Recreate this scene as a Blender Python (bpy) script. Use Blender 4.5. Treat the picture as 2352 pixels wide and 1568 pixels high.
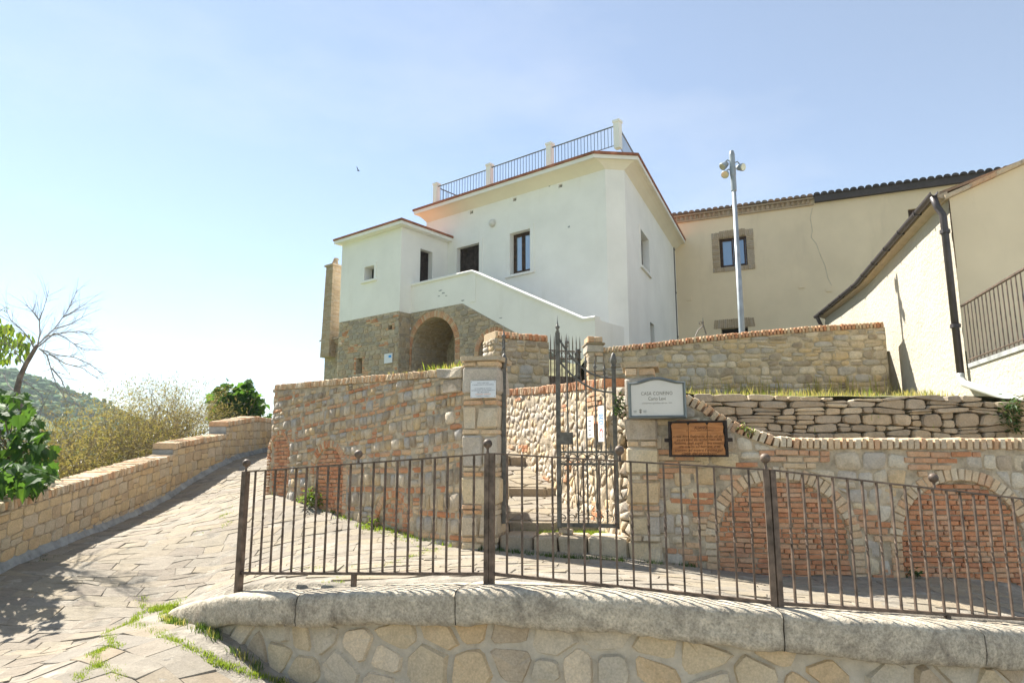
import bpy, math, random
import numpy as np
from mathutils import Vector, Matrix, noise as mnoise
for o in list(bpy.data.objects): bpy.data.objects.remove(o)
SC = bpy.context.scene
COL = SC.collection
rnd = random.Random(7)
# ------------------------------------------------------------------ camera, sky, sun, exposure
PITCH = math.radians(9.6)
cam = bpy.data.objects.new("camera", bpy.data.cameras.new("camera")); COL.objects.link(cam)
cam.data.lens = 24.0; cam.data.sensor_width = 36.0
cam.data.clip_start = 0.05; cam.data.clip_end = 9000
cam.location = (0, 0, 0); cam.rotation_euler = (math.pi/2 + PITCH, 0, 0)      # eye level is z = 0
SC.camera = cam
SUN = Vector((-0.65, 0.60, 1.0)).normalized()
SUN_EL = math.asin(SUN.z); SUN_AZ = math.atan2(SUN.x, SUN.y)
world = bpy.data.worlds.new("World"); SC.world = world; world.use_nodes = True
wn = world.node_tree.nodes; wl = world.node_tree.links
sky = wn.new("ShaderNodeTexSky"); sky.sky_type = 'NISHITA'; sky.sun_disc = False
sky.sun_elevation = SUN_EL; sky.sun_rotation = SUN_AZ
sky.altitude = 300; sky.air_density = 1.0; sky.dust_density = 0.1; sky.ozone_density = 1.0
veil = wn.new("ShaderNodeMix"); veil.data_type = 'RGBA'; veil.inputs[0].default_value = 0.30      # hazy summer sky: blue paled evenly
wl.new(sky.outputs[0], veil.inputs[6]); veil.inputs[7].default_value = (2.6, 2.55, 2.1, 1)
tc = wn.new("ShaderNodeTexCoord"); mp = wn.new("ShaderNodeMapping"); mp.inputs["Scale"].default_value = (1.2, 1.2, 3.2); wl.new(tc.outputs["Generated"], mp.inputs[0])
cn = wn.new("ShaderNodeTexNoise"); cn.inputs["Scale"].default_value = 1.8; cn.inputs["Detail"].default_value = 6; cn.inputs["Roughness"].default_value = .55; wl.new(mp.outputs[0], cn.inputs["Vector"])
cr = wn.new("ShaderNodeMapRange"); cr.inputs[1].default_value = .48; cr.inputs[2].default_value = .78; cr.inputs[3].default_value = 0.; cr.inputs[4].default_value = .30; wl.new(cn.outputs[0], cr.inputs[0])
thin = wn.new("ShaderNodeMix"); thin.data_type = 'RGBA'; wl.new(cr.outputs[0], thin.inputs[0]); wl.new(veil.outputs[2], thin.inputs[6]); thin.inputs[7].default_value = (4.6, 4.7, 4.7, 1)      # thin high cloud
wl.new(thin.outputs[2], wn["Background"].inputs[0]); wn["Background"].inputs[1].default_value = 0.050
sl = bpy.data.lights.new("sun", 'SUN'); sl.energy = 2.7; sl.angle = math.radians(0.6); sl.color = (1.0, 0.95, 0.86)
sun = bpy.data.objects.new("sun", sl); COL.objects.link(sun); sun.rotation_euler = SUN.to_track_quat('Z', 'Y').to_euler()
sun.location = (-10, 10, 30)
vs = SC.view_settings; vs.view_transform = 'Standard'; vs.look = 'None'; vs.gamma = 1; vs.use_curve_mapping = False
vs.exposure = 2.3
SC.cycles.max_bounces = 8; SC.cycles.diffuse_bounces = 4; SC.cycles.glossy_bounces = 2
SC.cycles.transmission_bounces = 4; SC.cycles.transparent_max_bounces = 6
# ------------------------------------------------------------------ measuring helpers (u, v: 2352 x 1568 picture grid)
CP, SP = math.cos(PITCH), math.sin(PITCH)
def T(u, v):
    xc = (u - 1176)/1568.0; yc = (784 - v)/1568.0; k = CP - yc*SP
    return xc/k, (SP + yc*CP)/k
def at(u, v, Y):
    a, b = T(u, v); return Vector((a*Y, Y, b*Y))
def on(u, v, P, d):
    """where the sight line (u,v) meets the vertical plane through P along d -> (s, z)"""
    a, b = T(u, v)
    Y = (P[0]*d[1] - P[1]*d[0])/(a*d[1] - d[0])
    x = a*Y
    return ((x - P[0])*d[0] + (Y - P[1])*d[1])/(d[0]**2 + d[1]**2), b*Y
def seen(p):
    """picture position of a point, or None behind the eye"""
    f = p[1]*CP + p[2]*SP
    if f < .2: return None
    up = -p[1]*SP + p[2]*CP
    return 1176 + 1568*p[0]/f, 784 - 1568*up/f, f
def lerp(a, b, t): return a + (b - a)*t
def interp(x, xs, ys): return float(np.interp(x, xs, ys))
def sm(a, b, x):
    t = min(1, max(0, (x - a)/(b - a))); return t*t*(3 - 2*t)
def N3(x, y=0., z=0.): return mnoise.noise(Vector((x, y, z)))
# ------------------------------------------------------------------ objects
WORLD = {}
def tag(o, label, cat, group=None, kind=None):
    if label: o["label"] = label
    if cat: o["category"] = cat
    if group: o["group"] = group
    if kind: o["kind"] = kind
    return o
def thing(name, label, cat, loc, group=None):
    o = bpy.data.objects.new(name, None); COL.objects.link(o); o.location = loc; o.empty_display_size = .2
    WORLD[o] = Vector(loc)
    return tag(o, label, cat, group, "thing")
def put(name, mesh, mat, parent=None, M=None, smooth=None, kind=None, label=None):
    o = bpy.data.objects.new(name, mesh); COL.objects.link(o)
    if mat is not None and not mesh.materials:
        for m in (mat if isinstance(mat, (list, tuple)) else [mat]): mesh.materials.append(m)
    M = M or Matrix()
    w = M.to_translation()
    if parent is not None:
        o.parent = parent
        M = Matrix.Translation(-WORLD[parent]) @ M
    o.matrix_basis = M
    WORLD[o] = w
    if kind: o["kind"] = kind
    if label: o["label"] = label
    return o
def mk(name, v, f, smooth=False, recenter=False):
    m = bpy.data.meshes.new(name)
    m.from_pydata([tuple(p) for p in v], [], f); m.validate(verbose=False)
    if smooth: m.shade_smooth()
    m.update(); return m
class MB:
    """collects solids, then links them as ONE mesh object"""
    def __init__(s): s.v = []; s.f = []; s.mi = []
    def add(s, v, f, mi=0):
        b = len(s.v); s.v += [Vector(p) for p in v]; s.f += [tuple(i + b for i in q) for q in f]; s.mi += [mi]*len(f)
    def box(s, c, sx, sy, sz, M=None, mi=0):
        v = [Vector((x*sx/2, y*sy/2, z*sz/2)) for z in (-1, 1) for y in (-1, 1) for x in (-1, 1)]
        if M is not None: v = [M @ p for p in v]
        s.add([Vector(c) + p for p in v], [(0, 2, 3, 1), (4, 5, 7, 6), (0, 1, 5, 4), (2, 6, 7, 3), (0, 4, 6, 2), (1, 3, 7, 5)], mi)
    def prism(s, bot, top, mi=0, cap=True):
        n = len(bot); s.add(list(bot) + list(top), [(i, (i+1) % n, n + (i+1) % n, n + i) for i in range(n)] + ([tuple(range(n))[::-1], tuple(range(n, 2*n))] if cap else []), mi)
    def tube(s, pts, r, n=6, caps=True, mi=0):
        pts = [Vector(p) for p in pts]; rings = []
        rs = r if isinstance(r, (list, tuple)) else [r]*len(pts)
        ref = None
        for i, p in enumerate(pts):
            t = (pts[min(i+1, len(pts)-1)] - pts[max(i-1, 0)]).normalized()
            if ref is None: ref = Vector((0, 0, 1)) if abs(t.z) < .9 else Vector((1, 0, 0))
            a = (ref - t*ref.dot(t)).normalized(); ref = a; b = t.cross(a)
            rings.append([p + (a*math.cos(2*math.pi*k/n) + b*math.sin(2*math.pi*k/n))*rs[i] for k in range(n)])
        v = [p for R in rings for p in R]; f = []
        for i in range(len(pts)-1):
            for k in range(n): f.append((i*n + k, i*n + (k+1) % n, (i+1)*n + (k+1) % n, (i+1)*n + k))
        if caps: f += [tuple(range(n))[::-1], tuple(range((len(pts)-1)*n, len(pts)*n))]
        s.add(v, f, mi)
    def lathe(s, c, prof, n=12, M=None, mi=0):
        """prof: (r, h) from bottom to top along +Z (or M's Z)"""
        v = []; f = []
        for r, h in prof:
            for k in range(n):
                p = Vector((r*math.cos(2*math.pi*k/n), r*math.sin(2*math.pi*k/n), h)); v.append(Vector(c) + (M @ p if M else p))
        for i in range(len(prof)-1):
            for k in range(n): f.append((i*n + k, i*n + (k+1) % n, (i+1)*n + (k+1) % n, (i+1)*n + k))
        f += [tuple(range(n))[::-1], tuple(range((len(prof)-1)*n, len(prof)*n))]
        s.add(v, f, mi)
    def build(s, name, mat, parent=None, origin=None, smooth=False, kind=None, label=None):
        if origin is None:
            if parent is not None: origin = sum(s.v, Vector())/max(1, len(s.v))
            else: origin = Vector((sum(p.x for p in s.v)/len(s.v), sum(p.y for p in s.v)/len(s.v), min(p.z for p in s.v)))
        origin = Vector(origin)
        m = mk(name, [p - origin for p in s.v], s.f, smooth)
        if isinstance(mat, (list, tuple)):
            for a in mat: m.materials.append(a)
            if len(m.polygons) == len(s.mi): m.polygons.foreach_set("material_index", s.mi)
        return put(name, m, mat, parent, Matrix.Translation(origin), kind=kind, label=label)
# ------------------------------------------------------------------ walls: a frame runs along a plan line, s to the viewer's right, depth out of the face
class Frame:
    def __init__(f, pts):
        f.p = [Vector((x[0], x[1])) for x in pts]; f.c = [0.]
        for a, b in zip(f.p, f.p[1:]): f.c.append(f.c[-1] + (b - a).length)
        f.L = f.c[-1]
        seg = [(b - a).normalized() for a, b in zip(f.p, f.p[1:])]
        f.t = [seg[0]] + [(a + b).normalized() for a, b in zip(seg, seg[1:])] + [seg[-1]]
    def loc(f, s):
        i = 0
        while i < len(f.c)-2 and s > f.c[i+1]: i += 1
        k = (s - f.c[i])/(f.c[i+1] - f.c[i])
        p = f.p[i] + (f.p[i+1] - f.p[i])*k
        kk = min(1, max(0, k)); t = (f.t[i]*(1-kk) + f.t[i+1]*kk).normalized()
        return p, t
    def __call__(f, s, z, dep=0.):
        p, t = f.loc(s); return Vector((p.x + t.y*dep, p.y - t.x*dep, z))
    def axes(f, s):
        _, t = f.loc(s); return Vector((t.x, t.y, 0)), Vector((t.y, -t.x, 0))     # along, outward
    def mat(f, s, z, dep=0., roll=0.):
        """x along the wall, y out of it, z up"""
        a, n = f.axes(s); M = Matrix(((a.x, n.x, 0), (a.y, n.y, 0), (0, 0, 1))).to_4x4()
        return Matrix.Translation(f(s, z, dep)) @ M @ Matrix.Rotation(roll, 4, 'Y')
    def s_at(f, u, v=1049):
        """s under picture column u"""
        best = None
        for i in range(len(f.p)-1):
            d = (f.p[i+1] - f.p[i]).normalized(); s, z = on(u, v, f.p[i], d)
            if (s >= -1e-3 or i == 0) and (s <= (f.c[i+1] - f.c[i]) + 1e-3 or i == len(f.p)-2): return f.c[i] + s, z
        return f.L, 0
def dense(ctrl, n=40):
    """smooth plan line through control points"""
    P = [Vector(p) for p in ctrl]; out = []
    for i in range(len(P)-1):
        p0, p1, p2, p3 = P[max(i-1, 0)], P[i], P[i+1], P[min(i+2, len(P)-1)]
        m = max(2, int(n*(p2-p1).length/sum((b-a).length for a, b in zip(P, P[1:]))))
        for k in range(m):
            t = k/m; out.append(.5*((2*p1) + (p2-p0)*t + (2*p0-5*p1+4*p2-p3)*t*t + (3*p1-p0-3*p2+p3)*t**3))
    return out + [P[-1]]
def core(name, fr, zb, zt, thick, mat, parent, s0=0., s1=None, step=.08, rough=.008, recess=None, front=0., seed=0):
    """mortar body of a wall: rough front sheet, top, back and ends"""
    s1 = fr.L if s1 is None else s1
    ns = max(2, int((s1-s0)/step)); zh = max(zt(lerp(s0, s1, i/8)) - zb(lerp(s0, s1, i/8)) for i in range(9)); nz = max(2, int(zh/step))
    v = []; f = []
    for i in range(ns+1):
        s = lerp(s0, s1, i/ns); a, b = zb(s), zt(s)
        for j in range(nz+1):
            z = lerp(a, b, j/nz); d = front + rough*N3(s*7+seed, z*7, seed)*1.6
            if recess and j < nz: d -= recess(s, z)
            v.append(fr(s, z, d))
        v.append(fr(s, b, -thick)); v.append(fr(s, a, -thick))
    w = nz+3
    for i in range(ns):
        o, p = i*w, (i+1)*w
        for j in range(nz): f.append((o+j, p+j, p+j+1, o+j+1))
        f.append((o+nz, p+nz, p+nz+1, o+nz+1)); f.append((o+nz+1, p+nz+1, p+nz+2, o+nz+2))
    f.append(tuple(range(w))[::-1]); f.append(tuple(range(ns*w, ns*w+w)))
    org = fr(s0, zb(s0))
    return put(name, mk(name, [p-org for p in v], f), mat, parent, Matrix.Translation(org))
# ------------------------------------------------------------------ pieces: stones and bricks
def clip_poly(poly, nx, ny, c):
    out = []
    for i in range(len(poly)):
        a, b = poly[i], poly[(i+1) % len(poly)]
        da, db = a[0]*nx + a[1]*ny - c, b[0]*nx + b[1]*ny - c
        if da <= 0: out.append(a)
        if (da < 0 < db) or (db < 0 < da):
            t = da/(da-db); out.append((a[0]+(b[0]-a[0])*t, a[1]+(b[1]-a[1])*t))
    return out
def area(p): return abs(sum(p[i][0]*p[(i+1) % len(p)][1] - p[(i+1) % len(p)][0]*p[i][1] for i in range(len(p))))/2
def shrink(p, g):
    cx = sum(a[0] for a in p)/len(p); cy = sum(a[1] for a in p)/len(p); out = []
    for a in p:
        dx, dy = a[0]-cx, a[1]-cy; L = math.hypot(dx, dy) or 1; k = max(.3, 1 - g*1.3/L); out.append((cx+dx*k, cy+dy*k))
    return out
def rounded(p, r=.24):
    n = len(p)
    if n > 6: return p
    out = []
    for i in range(n):
        a, b, c = p[i-1], p[i], p[(i+1) % n]
        out += [(b[0]+(a[0]-b[0])*r, b[1]+(a[1]-b[1])*r), (b[0]+(c[0]-b[0])*r, b[1]+(c[1]-b[1])*r)]
    return out
def stone(fr, poly, out, base=-.03, r=.24, jit=.05, R=rnd, dome=1.0):
    """a hewn or rounded stone that fills poly (s,z) -> piece"""
    p = rounded(poly, r); n = len(p)
    cs = sum(a[0] for a in p)/n; cz = sum(a[1] for a in p)/n
    k = [1 + R.uniform(-jit, jit) for _ in p]; tx, tz = R.uniform(-.25, .25), R.uniform(-.25, .25)
    sz = math.sqrt(area(poly)); ctr = fr(cs, cz, 0); v = []
    for sc, dd in ((1.0, base), (.972, out*.5), (.85, out)):
        for i, a in enumerate(p):
            q = k[i]*sc; ds, dz = (a[0]-cs)*q, (a[1]-cz)*q
            d = dd if dd == base else dd + (ds*tx + dz*tz)*out/sz*1.2 + R.uniform(-.12, .12)*out
            v.append(fr(cs+ds, cz+dz, d) - ctr)
    v.append(fr(cs, cz, out*(1.0 + .22*dome)) - ctr)
    f = [(j*n+i, j*n+(i+1) % n, (j+1)*n+(i+1) % n, (j+1)*n+i) for j in range(2) for i in range(n)] + [(2*n+i, 2*n+(i+1) % n, 3*n) for i in range(n)]
    return dict(v=v, f=f, M=Matrix.Translation(ctr), size=sz, mesh=None)
def _brick_mesh(seed):
    R = random.Random(seed); b = .06; v = []; idx = {}; f = []
    for sx in (-1, 1):
        for sy in (-1, 1):
            for sz in (-1, 1):
                j = [R.uniform(-.035, .035) for _ in range(3)]
                for ax in range(3):
                    p = [sx*.5+j[0], sy*.5+j[1], sz*.5+j[2]]
                    for q in range(3):
                        if q != ax: p[q] -= (sx, sy, sz)[q]*b*R.uniform(.7, 1.6)
                    idx[(sx, sy, sz, ax)] = len(v); v.append(p)
    for ax in range(3):
        for s in (-1, 1):
            o = [a for a in range(3) if a != ax]; q = []
            for e in ((-1, -1), (1, -1), (1, 1), (-1, 1)):
                k = [0, 0, 0]; k[ax] = s; k[o[0]] = e[0]; k[o[1]] = e[1]; q.append(idx[(*k, ax)])
            f.append(tuple(q))
    for ax in range(3):
        o = [a for a in range(3) if a != ax]
        for e in ((-1, -1), (1, -1), (1, 1), (-1, 1)):
            q = []
            for s, fa in ((-1, o[0]), (1, o[0]), (1, o[1]), (-1, o[1])):
                k = [0, 0, 0]; k[ax] = s; k[o[0]] = e[0]; k[o[1]] = e[1]; q.append(idx[(*k, fa)])
            f.append(tuple(q))
    for sx in (-1, 1):
        for sy in (-1, 1):
            for sz in (-1, 1): f.append(tuple(idx[(sx, sy, sz, a)] for a in range(3)))
    import bmesh
    m = mk("brick", v, f); bm = bmesh.new(); bm.from_mesh(m); bmesh.ops.recalc_face_normals(bm, faces=bm.faces); bm.to_mesh(m); bm.free()
    return m
BRICK_GEO = [_brick_mesh(i) for i in range(6)]
_bcache = {}
def brick(M, w, h, d, R=rnd, y0=None):
    """unit brick scaled to w (along) x d (into the wall) x h; M as Frame.mat"""
    return dict(geo=R.randrange(6), M=M @ Matrix.Diagonal((w, d, h, 1)), size=math.sqrt(w*h))
def emit(parent, name, pieces, mat, limit=290, smooth=True, stuffname=None):
    """largest pieces on the picture as parts, the remainder as one stuff part"""
    def rank(p):
        c = p["M"].to_translation(); q = seen(c)
        if q is None: return 0
        vis = 1 if (-60 < q[0] < 2412 and -60 < q[1] < 1628) else .0001
        return vis*p["size"]/q[2]
    pieces = sorted(pieces, key=rank, reverse=True)
    for p in pieces[:limit]:
        if "geo" in p:
            key = (mat.name, p["geo"])
            if key not in _bcache:
                m = BRICK_GEO[p["geo"]].copy(); m.name = "brick"; m.materials.append(mat); _bcache[key] = m
            put(name, _bcache[key], mat, parent, p["M"])
        else: put(name, mk(name, p["v"], p["f"], smooth), mat, parent, p["M"])
    rest = pieces[limit:]
    if rest:
        b = MB()
        for p in rest:
            if "geo" in p:
                g = BRICK_GEO[p["geo"]]; b.add([p["M"] @ q.co for q in g.vertices], [tuple(q.vertices) for q in g.polygons])
            else: b.add([p["M"] @ q for q in p["v"]], p["f"])
        o = b.build(stuffname or "small_" + name + "_filling", mat, parent, smooth=smooth and "geo" not in rest[0], kind="stuff")
class Arch:
    """round-headed recess in a wall face: centre s, spring z, inner radius, ring thickness, foot z"""
    def __init__(a, s, z, r, t, foot, legs=True): a.s, a.z, a.r, a.t, a.foot, a.legs = s, z, r, t, foot, legs
    def dist(a, s, z):
        """distance outside the opening (negative inside)"""
        if z >= a.z: return math.hypot(s-a.s, z-a.z) - a.r
        return abs(s-a.s) - a.r
    def push(a, p, g):
        s, z = p; R = a.r + a.t + g
        if a.dist(s, z) >= a.t + g: return p
        if z >= a.z:
            L = math.hypot(s-a.s, z-a.z) or 1e-6; return (a.s + (s-a.s)/L*R, a.z + (z-a.z)/L*R)
        return (a.s + math.copysign(R, s-a.s), z)
    def ring(a, fr, bw, depth, out, R=rnd, a0=0, a1=180):
        res = []; n = max(3, int(math.radians(a1-a0)*(a.r+a.t*.4)/bw)); w = math.radians(a1-a0)*(a.r+a.t*.5)/n*.88
        for i in range(n):
            th = math.radians(lerp(a0, a1, (i+.5)/n)); rr = a.r + a.t/2
            res.append(brick(fr.mat(a.s + rr*math.cos(th), a.z + rr*math.sin(th), out - depth/2, math.pi/2 - th + R.uniform(-.03, .03)), w, a.t*R.uniform(.93, 1.0), depth, R))
        if a.legs:
            for sd in (-1, 1):
                z = a.z - bw*.5
                while z > a.foot:
                    res.append(brick(fr.mat(a.s + sd*(a.r + a.t/2), z, out - depth/2, R.uniform(-.03, .03)), a.t*R.uniform(.85, 1.), bw*.86, depth, R)); z -= bw
        return res
    def infill(a, fr, bw, bh, dep, R=rnd, tilt=.0):
        res = []; z = a.foot + bh/2; row = 0
        while z < a.z + a.r:
            half = a.r if z < a.z else math.sqrt(max(0, a.r**2 - (z + bh*.3 - a.z)**2))
            s = a.s - half - R.uniform(0, bw*.7)
            while s < a.s + half:
                w = bw*R.choice((.5, .75, 1, 1, 1.05)); s2 = s + w
                lo, hi = max(s, a.s-half), min(s2, a.s+half)
                if hi - lo > .025:
                    res.append(brick(fr.mat((lo+hi)/2, z + R.uniform(-.004, .004) + tilt*(lo-a.s), dep - .05 + R.uniform(-.009, .009), R.uniform(-.025, .025)), (hi-lo)-.010, bh*R.uniform(.74, .86), .1, R))
                s = s2
            z += bh; row += 1
        return res
def courses(fr, s0, s1, zb, zt, hs, ws, gap, out, R, tilt=0., arches=(), split=.15, base=-.03, r=.24, jit=.05, wob=.12, skip=None, hpat=None, dome=1.):
    """rubble laid in rows -> pieces"""
    res = []; zlo = min(zb(lerp(s0, s1, i/10)) for i in range(11)) - abs(tilt)*(s1-s0); zhi = max(zt(lerp(s0, s1, i/10)) for i in range(11)) + abs(tilt)*(s1-s0)
    z = zlo; row = 0; rows = [z]
    while z < zhi:
        z += (hpat[row % len(hpat)]*R.uniform(.85, 1.15)) if hpat else R.uniform(*hs); rows.append(z); row += 1
    ph = [R.uniform(0, 50) for _ in rows]
    def bd(k, s): return rows[k] + tilt*(s-s0) + wob*(hs[0]+hs[1])/2*N3(s*1.7/(ws[1]*2.2), ph[k], 3.)*1.6
    for k in range(len(rows)-1):
        s = s0 - R.uniform(0, ws[0])
        while s < s1:
            w = R.uniform(*ws); a, b = max(s, s0), min(s+w, s1); s += w
            if b - a < .3*ws[0]: continue
            e1, e2 = R.uniform(-.12, .12)*w, R.uniform(-.12, .12)*w
            cells = [((a, bd(k, a)), (b, bd(k, b)), (b, bd(k+1, b)), (a, bd(k+1, a)))]
            if a > s0 and b < s1: cells = [((a+e1*.3, bd(k, a)), (b+e2*.3, bd(k, b)), (b-e2*.3, bd(k+1, b)), (a-e1*.3, bd(k+1, a)))]
            if R.random() < split:
                (p0, p1, p2, p3) = cells[0]; m = R.uniform(.38, .62)
                ml = (p0[0]+(p3[0]-p0[0])*m, p0[1]+(p3[1]-p0[1])*m); mr = (p1[0]+(p2[0]-p1[0])*m, p1[1]+(p2[1]-p1[1])*m)
                cells = [(p0, p1, mr, ml), (ml, mr, p2, p3)]
            for c in cells: res += _fit(fr, c, zb, zt, gap, out, R, arches, base, r, jit, skip, dome)
    return res
def _fit(fr, c, zb, zt, gap, out, R, arches, base, r, jit, skip, dome):
    cs = sum(p[0] for p in c)/len(c); cz = sum(p[1] for p in c)/len(c)
    if cz < zb(cs) - .01 or cz > zt(cs) + .01: return []
    for a in arches:
        if a.dist(cs, cz) < a.t*.75 and cz > a.foot - .02: return []
    if skip and skip(cs, cz): return []
    q = []
    for p in c:
        for a in arches: p = a.push(p, gap*.6) if p[1] > a.foot else p
        q.append((p[0], min(max(p[1], zb(p[0])), zt(p[0]) - .004)))
    q = shrink(q, gap/2)
    if area(q) < .25*area(c) or area(q) < .0006: return []
    return [stone(fr, q, out*R.uniform(.6, 1.35), base, r, jit, R, dome)]
def voronoi(x0, x1, y0, y1, sx, sy, R, jit=.8):
    """jittered cells over a rectangle, stretched sx by sy -> polygons"""
    pts = {}; nx = int((x1-x0)/sx)+2; ny = int((y1-y0)/sy)+2
    for i in range(-1, nx+1):
        for j in range(-1, ny+1):
            pts[i, j] = (x0 + (i + .5*(j % 2) + .5*R.uniform(-jit, jit))*sx, y0 + (j + .5*R.uniform(-jit, jit))*sy)
    out = []
    for (i, j), p in pts.items():
        if not (0 <= i < nx and 0 <= j < ny): continue
        poly = [(p[0]-2*sx, p[1]-2*sy), (p[0]+2*sx, p[1]-2*sy), (p[0]+2*sx, p[1]+2*sy), (p[0]-2*sx, p[1]+2*sy)]
        for di in (-2, -1, 0, 1, 2):
            for dj in (-2, -1, 0, 1, 2):
                q = pts.get((i+di, j+dj))
                if q is None or q is p: continue
                nx_, ny_ = (q[0]-p[0])/sx**2, (q[1]-p[1])/sy**2
                mx, my = (q[0]+p[0])/2, (q[1]+p[1])/2
                poly = clip_poly(poly, nx_, ny_, mx*nx_ + my*ny_)
                if len(poly) < 3: break
            if len(poly) < 3: break
        if len(poly) >= 3:
            # drop needle corners
            q = [poly[0]]
            for a in poly[1:]:
                if math.hypot(a[0]-q[-1][0], a[1]-q[-1][1]) > .12*min(sx, sy): q.append(a)
            if len(q) > 3 and math.hypot(q[0][0]-q[-1][0], q[0][1]-q[-1][1]) < .12*min(sx, sy): q.pop()
            if len(q) >= 3: out.append(q)
    return out
def coping(fr, s0, s1, zt, h, d0, d1, bw, R, lean=0.):
    """bricks on edge along the top of a wall: zt = their top"""
    res = []; s = s0 + bw/2
    while s < s1:
        sl = math.atan2(zt(s+.05) - zt(s-.05), .1); w = bw*R.uniform(.72, .9)
        res.append(brick(fr.mat(s, zt(s) - h/2*math.cos(sl) + R.uniform(-.005, .004), (d0-d1)/2 + R.uniform(-.008, .008), -sl + lean + R.uniform(-.035, .035)), w, h*R.uniform(.93, 1.02), d0 + d1, R))
        s += bw*R.uniform(.93, 1.07)
    return res
# ------------------------------------------------------------------ materials
def new_mat(name):
    m = bpy.data.materials.new(name); m.use_nodes = True; nt = m.node_tree
    for n in list(nt.nodes): nt.nodes.remove(n)
    out = nt.nodes.new("ShaderNodeOutputMaterial"); bs = nt.nodes.new("ShaderNodeBsdfPrincipled")
    nt.links.new(bs.outputs[0], out.inputs[0]); bs.inputs["Roughness"].default_value = .9
    bs.inputs["Specular IOR Level"].default_value = .25
    return m, nt, bs
def nd(nt, typ, **k):
    n = nt.nodes.new(typ)
    for a, b in k.items():
        if a in n.inputs: n.inputs[a].default_value = b
        else: setattr(n, a, b)
    return n
def ramp(nt, fac, cols, pos=None, interp_='LINEAR'):
    r = nt.nodes.new("ShaderNodeValToRGB"); e = r.color_ramp; e.interpolation = interp_
    n = len(cols)
    while len(e.elements) < n: e.elements.new(.5)
    for i, c in enumerate(cols):
        e.elements[i].position = pos[i] if pos else (i/n if interp_ == 'CONSTANT' else i/max(1, n-1))
        e.elements[i].color = (*c, 1) if len(c) == 3 else c
    nt.links.new(fac, r.inputs[0]); return r.outputs[0]
def mixc(nt, blend, fac, a, b):
    m = nt.nodes.new("ShaderNodeMix"); m.data_type = 'RGBA'; m.blend_type = blend
    for sock, x in ((m.inputs[0], fac), (m.inputs[6], a), (m.inputs[7], b)):
        if hasattr(x, "links") or hasattr(x, "is_linked"): nt.links.new(x, sock)
        else: sock.default_value = x if not isinstance(x, tuple) else (*x, 1) if len(x) == 3 else x
    return m.outputs[2]
def vmath(nt, op, a, b=None):
    m = nt.nodes.new("ShaderNodeVectorMath"); m.operation = op
    nt.links.new(a, m.inputs[0])
    if b is not None:
        if hasattr(b, "is_linked"): nt.links.new(b, m.inputs[1])
        else: m.inputs[1].default_value = b
    return m.outputs[0]
def fmath(nt, op, a, b):
    m = nt.nodes.new("ShaderNodeMath"); m.operation = op
    for sock, x in ((m.inputs[0], a), (m.inputs[1], b)):
        if hasattr(x, "is_linked"): nt.links.new(x, sock)
        else: sock.default_value = x
    return m.outputs[0]
def piece_random(nt):
    oi = nd(nt, "ShaderNodeObjectInfo"); g = nd(nt, "ShaderNodeNewGeometry")
    return fmath(nt, 'FRACT', fmath(nt, 'ADD', oi.outputs["Random"], g.outputs["Random Per Island"]), 0.)
def coords(nt, rot=None, scale=(1, 1, 1)):
    """world position: keeps the grain the same size on every piece"""
    g = nd(nt, "ShaderNodeNewGeometry"); c = g.outputs["Position"]
    if rot or scale != (1, 1, 1):
        mp = nd(nt, "ShaderNodeMapping"); nt.links.new(c, mp.inputs[0]); mp.inputs["Scale"].default_value = scale
        if rot: mp.inputs["Rotation"].default_value = rot
        c = mp.outputs[0]
    return c
def noise(nt, vec, scale, detail=6, rough=.6, dist=0.):
    n = nd(nt, "ShaderNodeTexNoise"); n.inputs["Scale"].default_value = scale; n.inputs["Detail"].default_value = detail
    n.inputs["Roughness"].default_value = rough; n.inputs["Distortion"].default_value = dist
    nt.links.new(vec, n.inputs["Vector"]); return n.outputs[0]
def bump(nt, bs, h, strength=.5, dist=.02, prev=None):
    b = nd(nt, "ShaderNodeBump"); b.inputs["Strength"].default_value = strength; b.inputs["Distance"].default_value = dist
    nt.links.new(h, b.inputs["Height"])
    if prev is not None: nt.links.new(prev, b.inputs["Normal"])
    nt.links.new(b.outputs[0], bs.inputs["Normal"]); return b.outputs[0]
def warm(c): return (min(.66, c[0]*1.05), c[1], c[2]*.93)
def rock(name, cols, spots=(.62, .58, .5), spot_amt=.25, scale=9., bstr=.6, bdist=.02, dark=.55, stretch=(1, 1, 1), grain=60):
    """stone or brick: one hue per piece out of cols, mottling, lichen spots, fine relief"""
    m, nt, bs = new_mat(name); c = coords(nt, scale=stretch)
    r = piece_random(nt); col = ramp(nt, r, [warm(q) for q in cols], None, 'CONSTANT')
    n1 = noise(nt, c, scale, 8, .65, .4); n2 = noise(nt, c, scale*.35, 4, .6); n3 = noise(nt, c, grain, 3, .7)
    col = mixc(nt, 'MULTIPLY', 1.0, col, ramp(nt, n1, [(.45 + dark*.55,)*3, (1.,)*3, (1.2,)*3], (.25, .48, .78)))
    col = mixc(nt, 'MIX', ramp(nt, n2, [(0,)*3, (spot_amt,)*3], (.5, .72)), col, spots)
    col = mixc(nt, 'MULTIPLY', 1.0, col, ramp(nt, n3, [(.80,)*3, (1.14,)*3], (.3, .7)))
    nt.links.new(col, bs.inputs["Base Color"])
    h = fmath(nt, 'ADD', n1, fmath(nt, 'MULTIPLY', n3, .35))
    bump(nt, bs, h, bstr, bdist); return m
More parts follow.
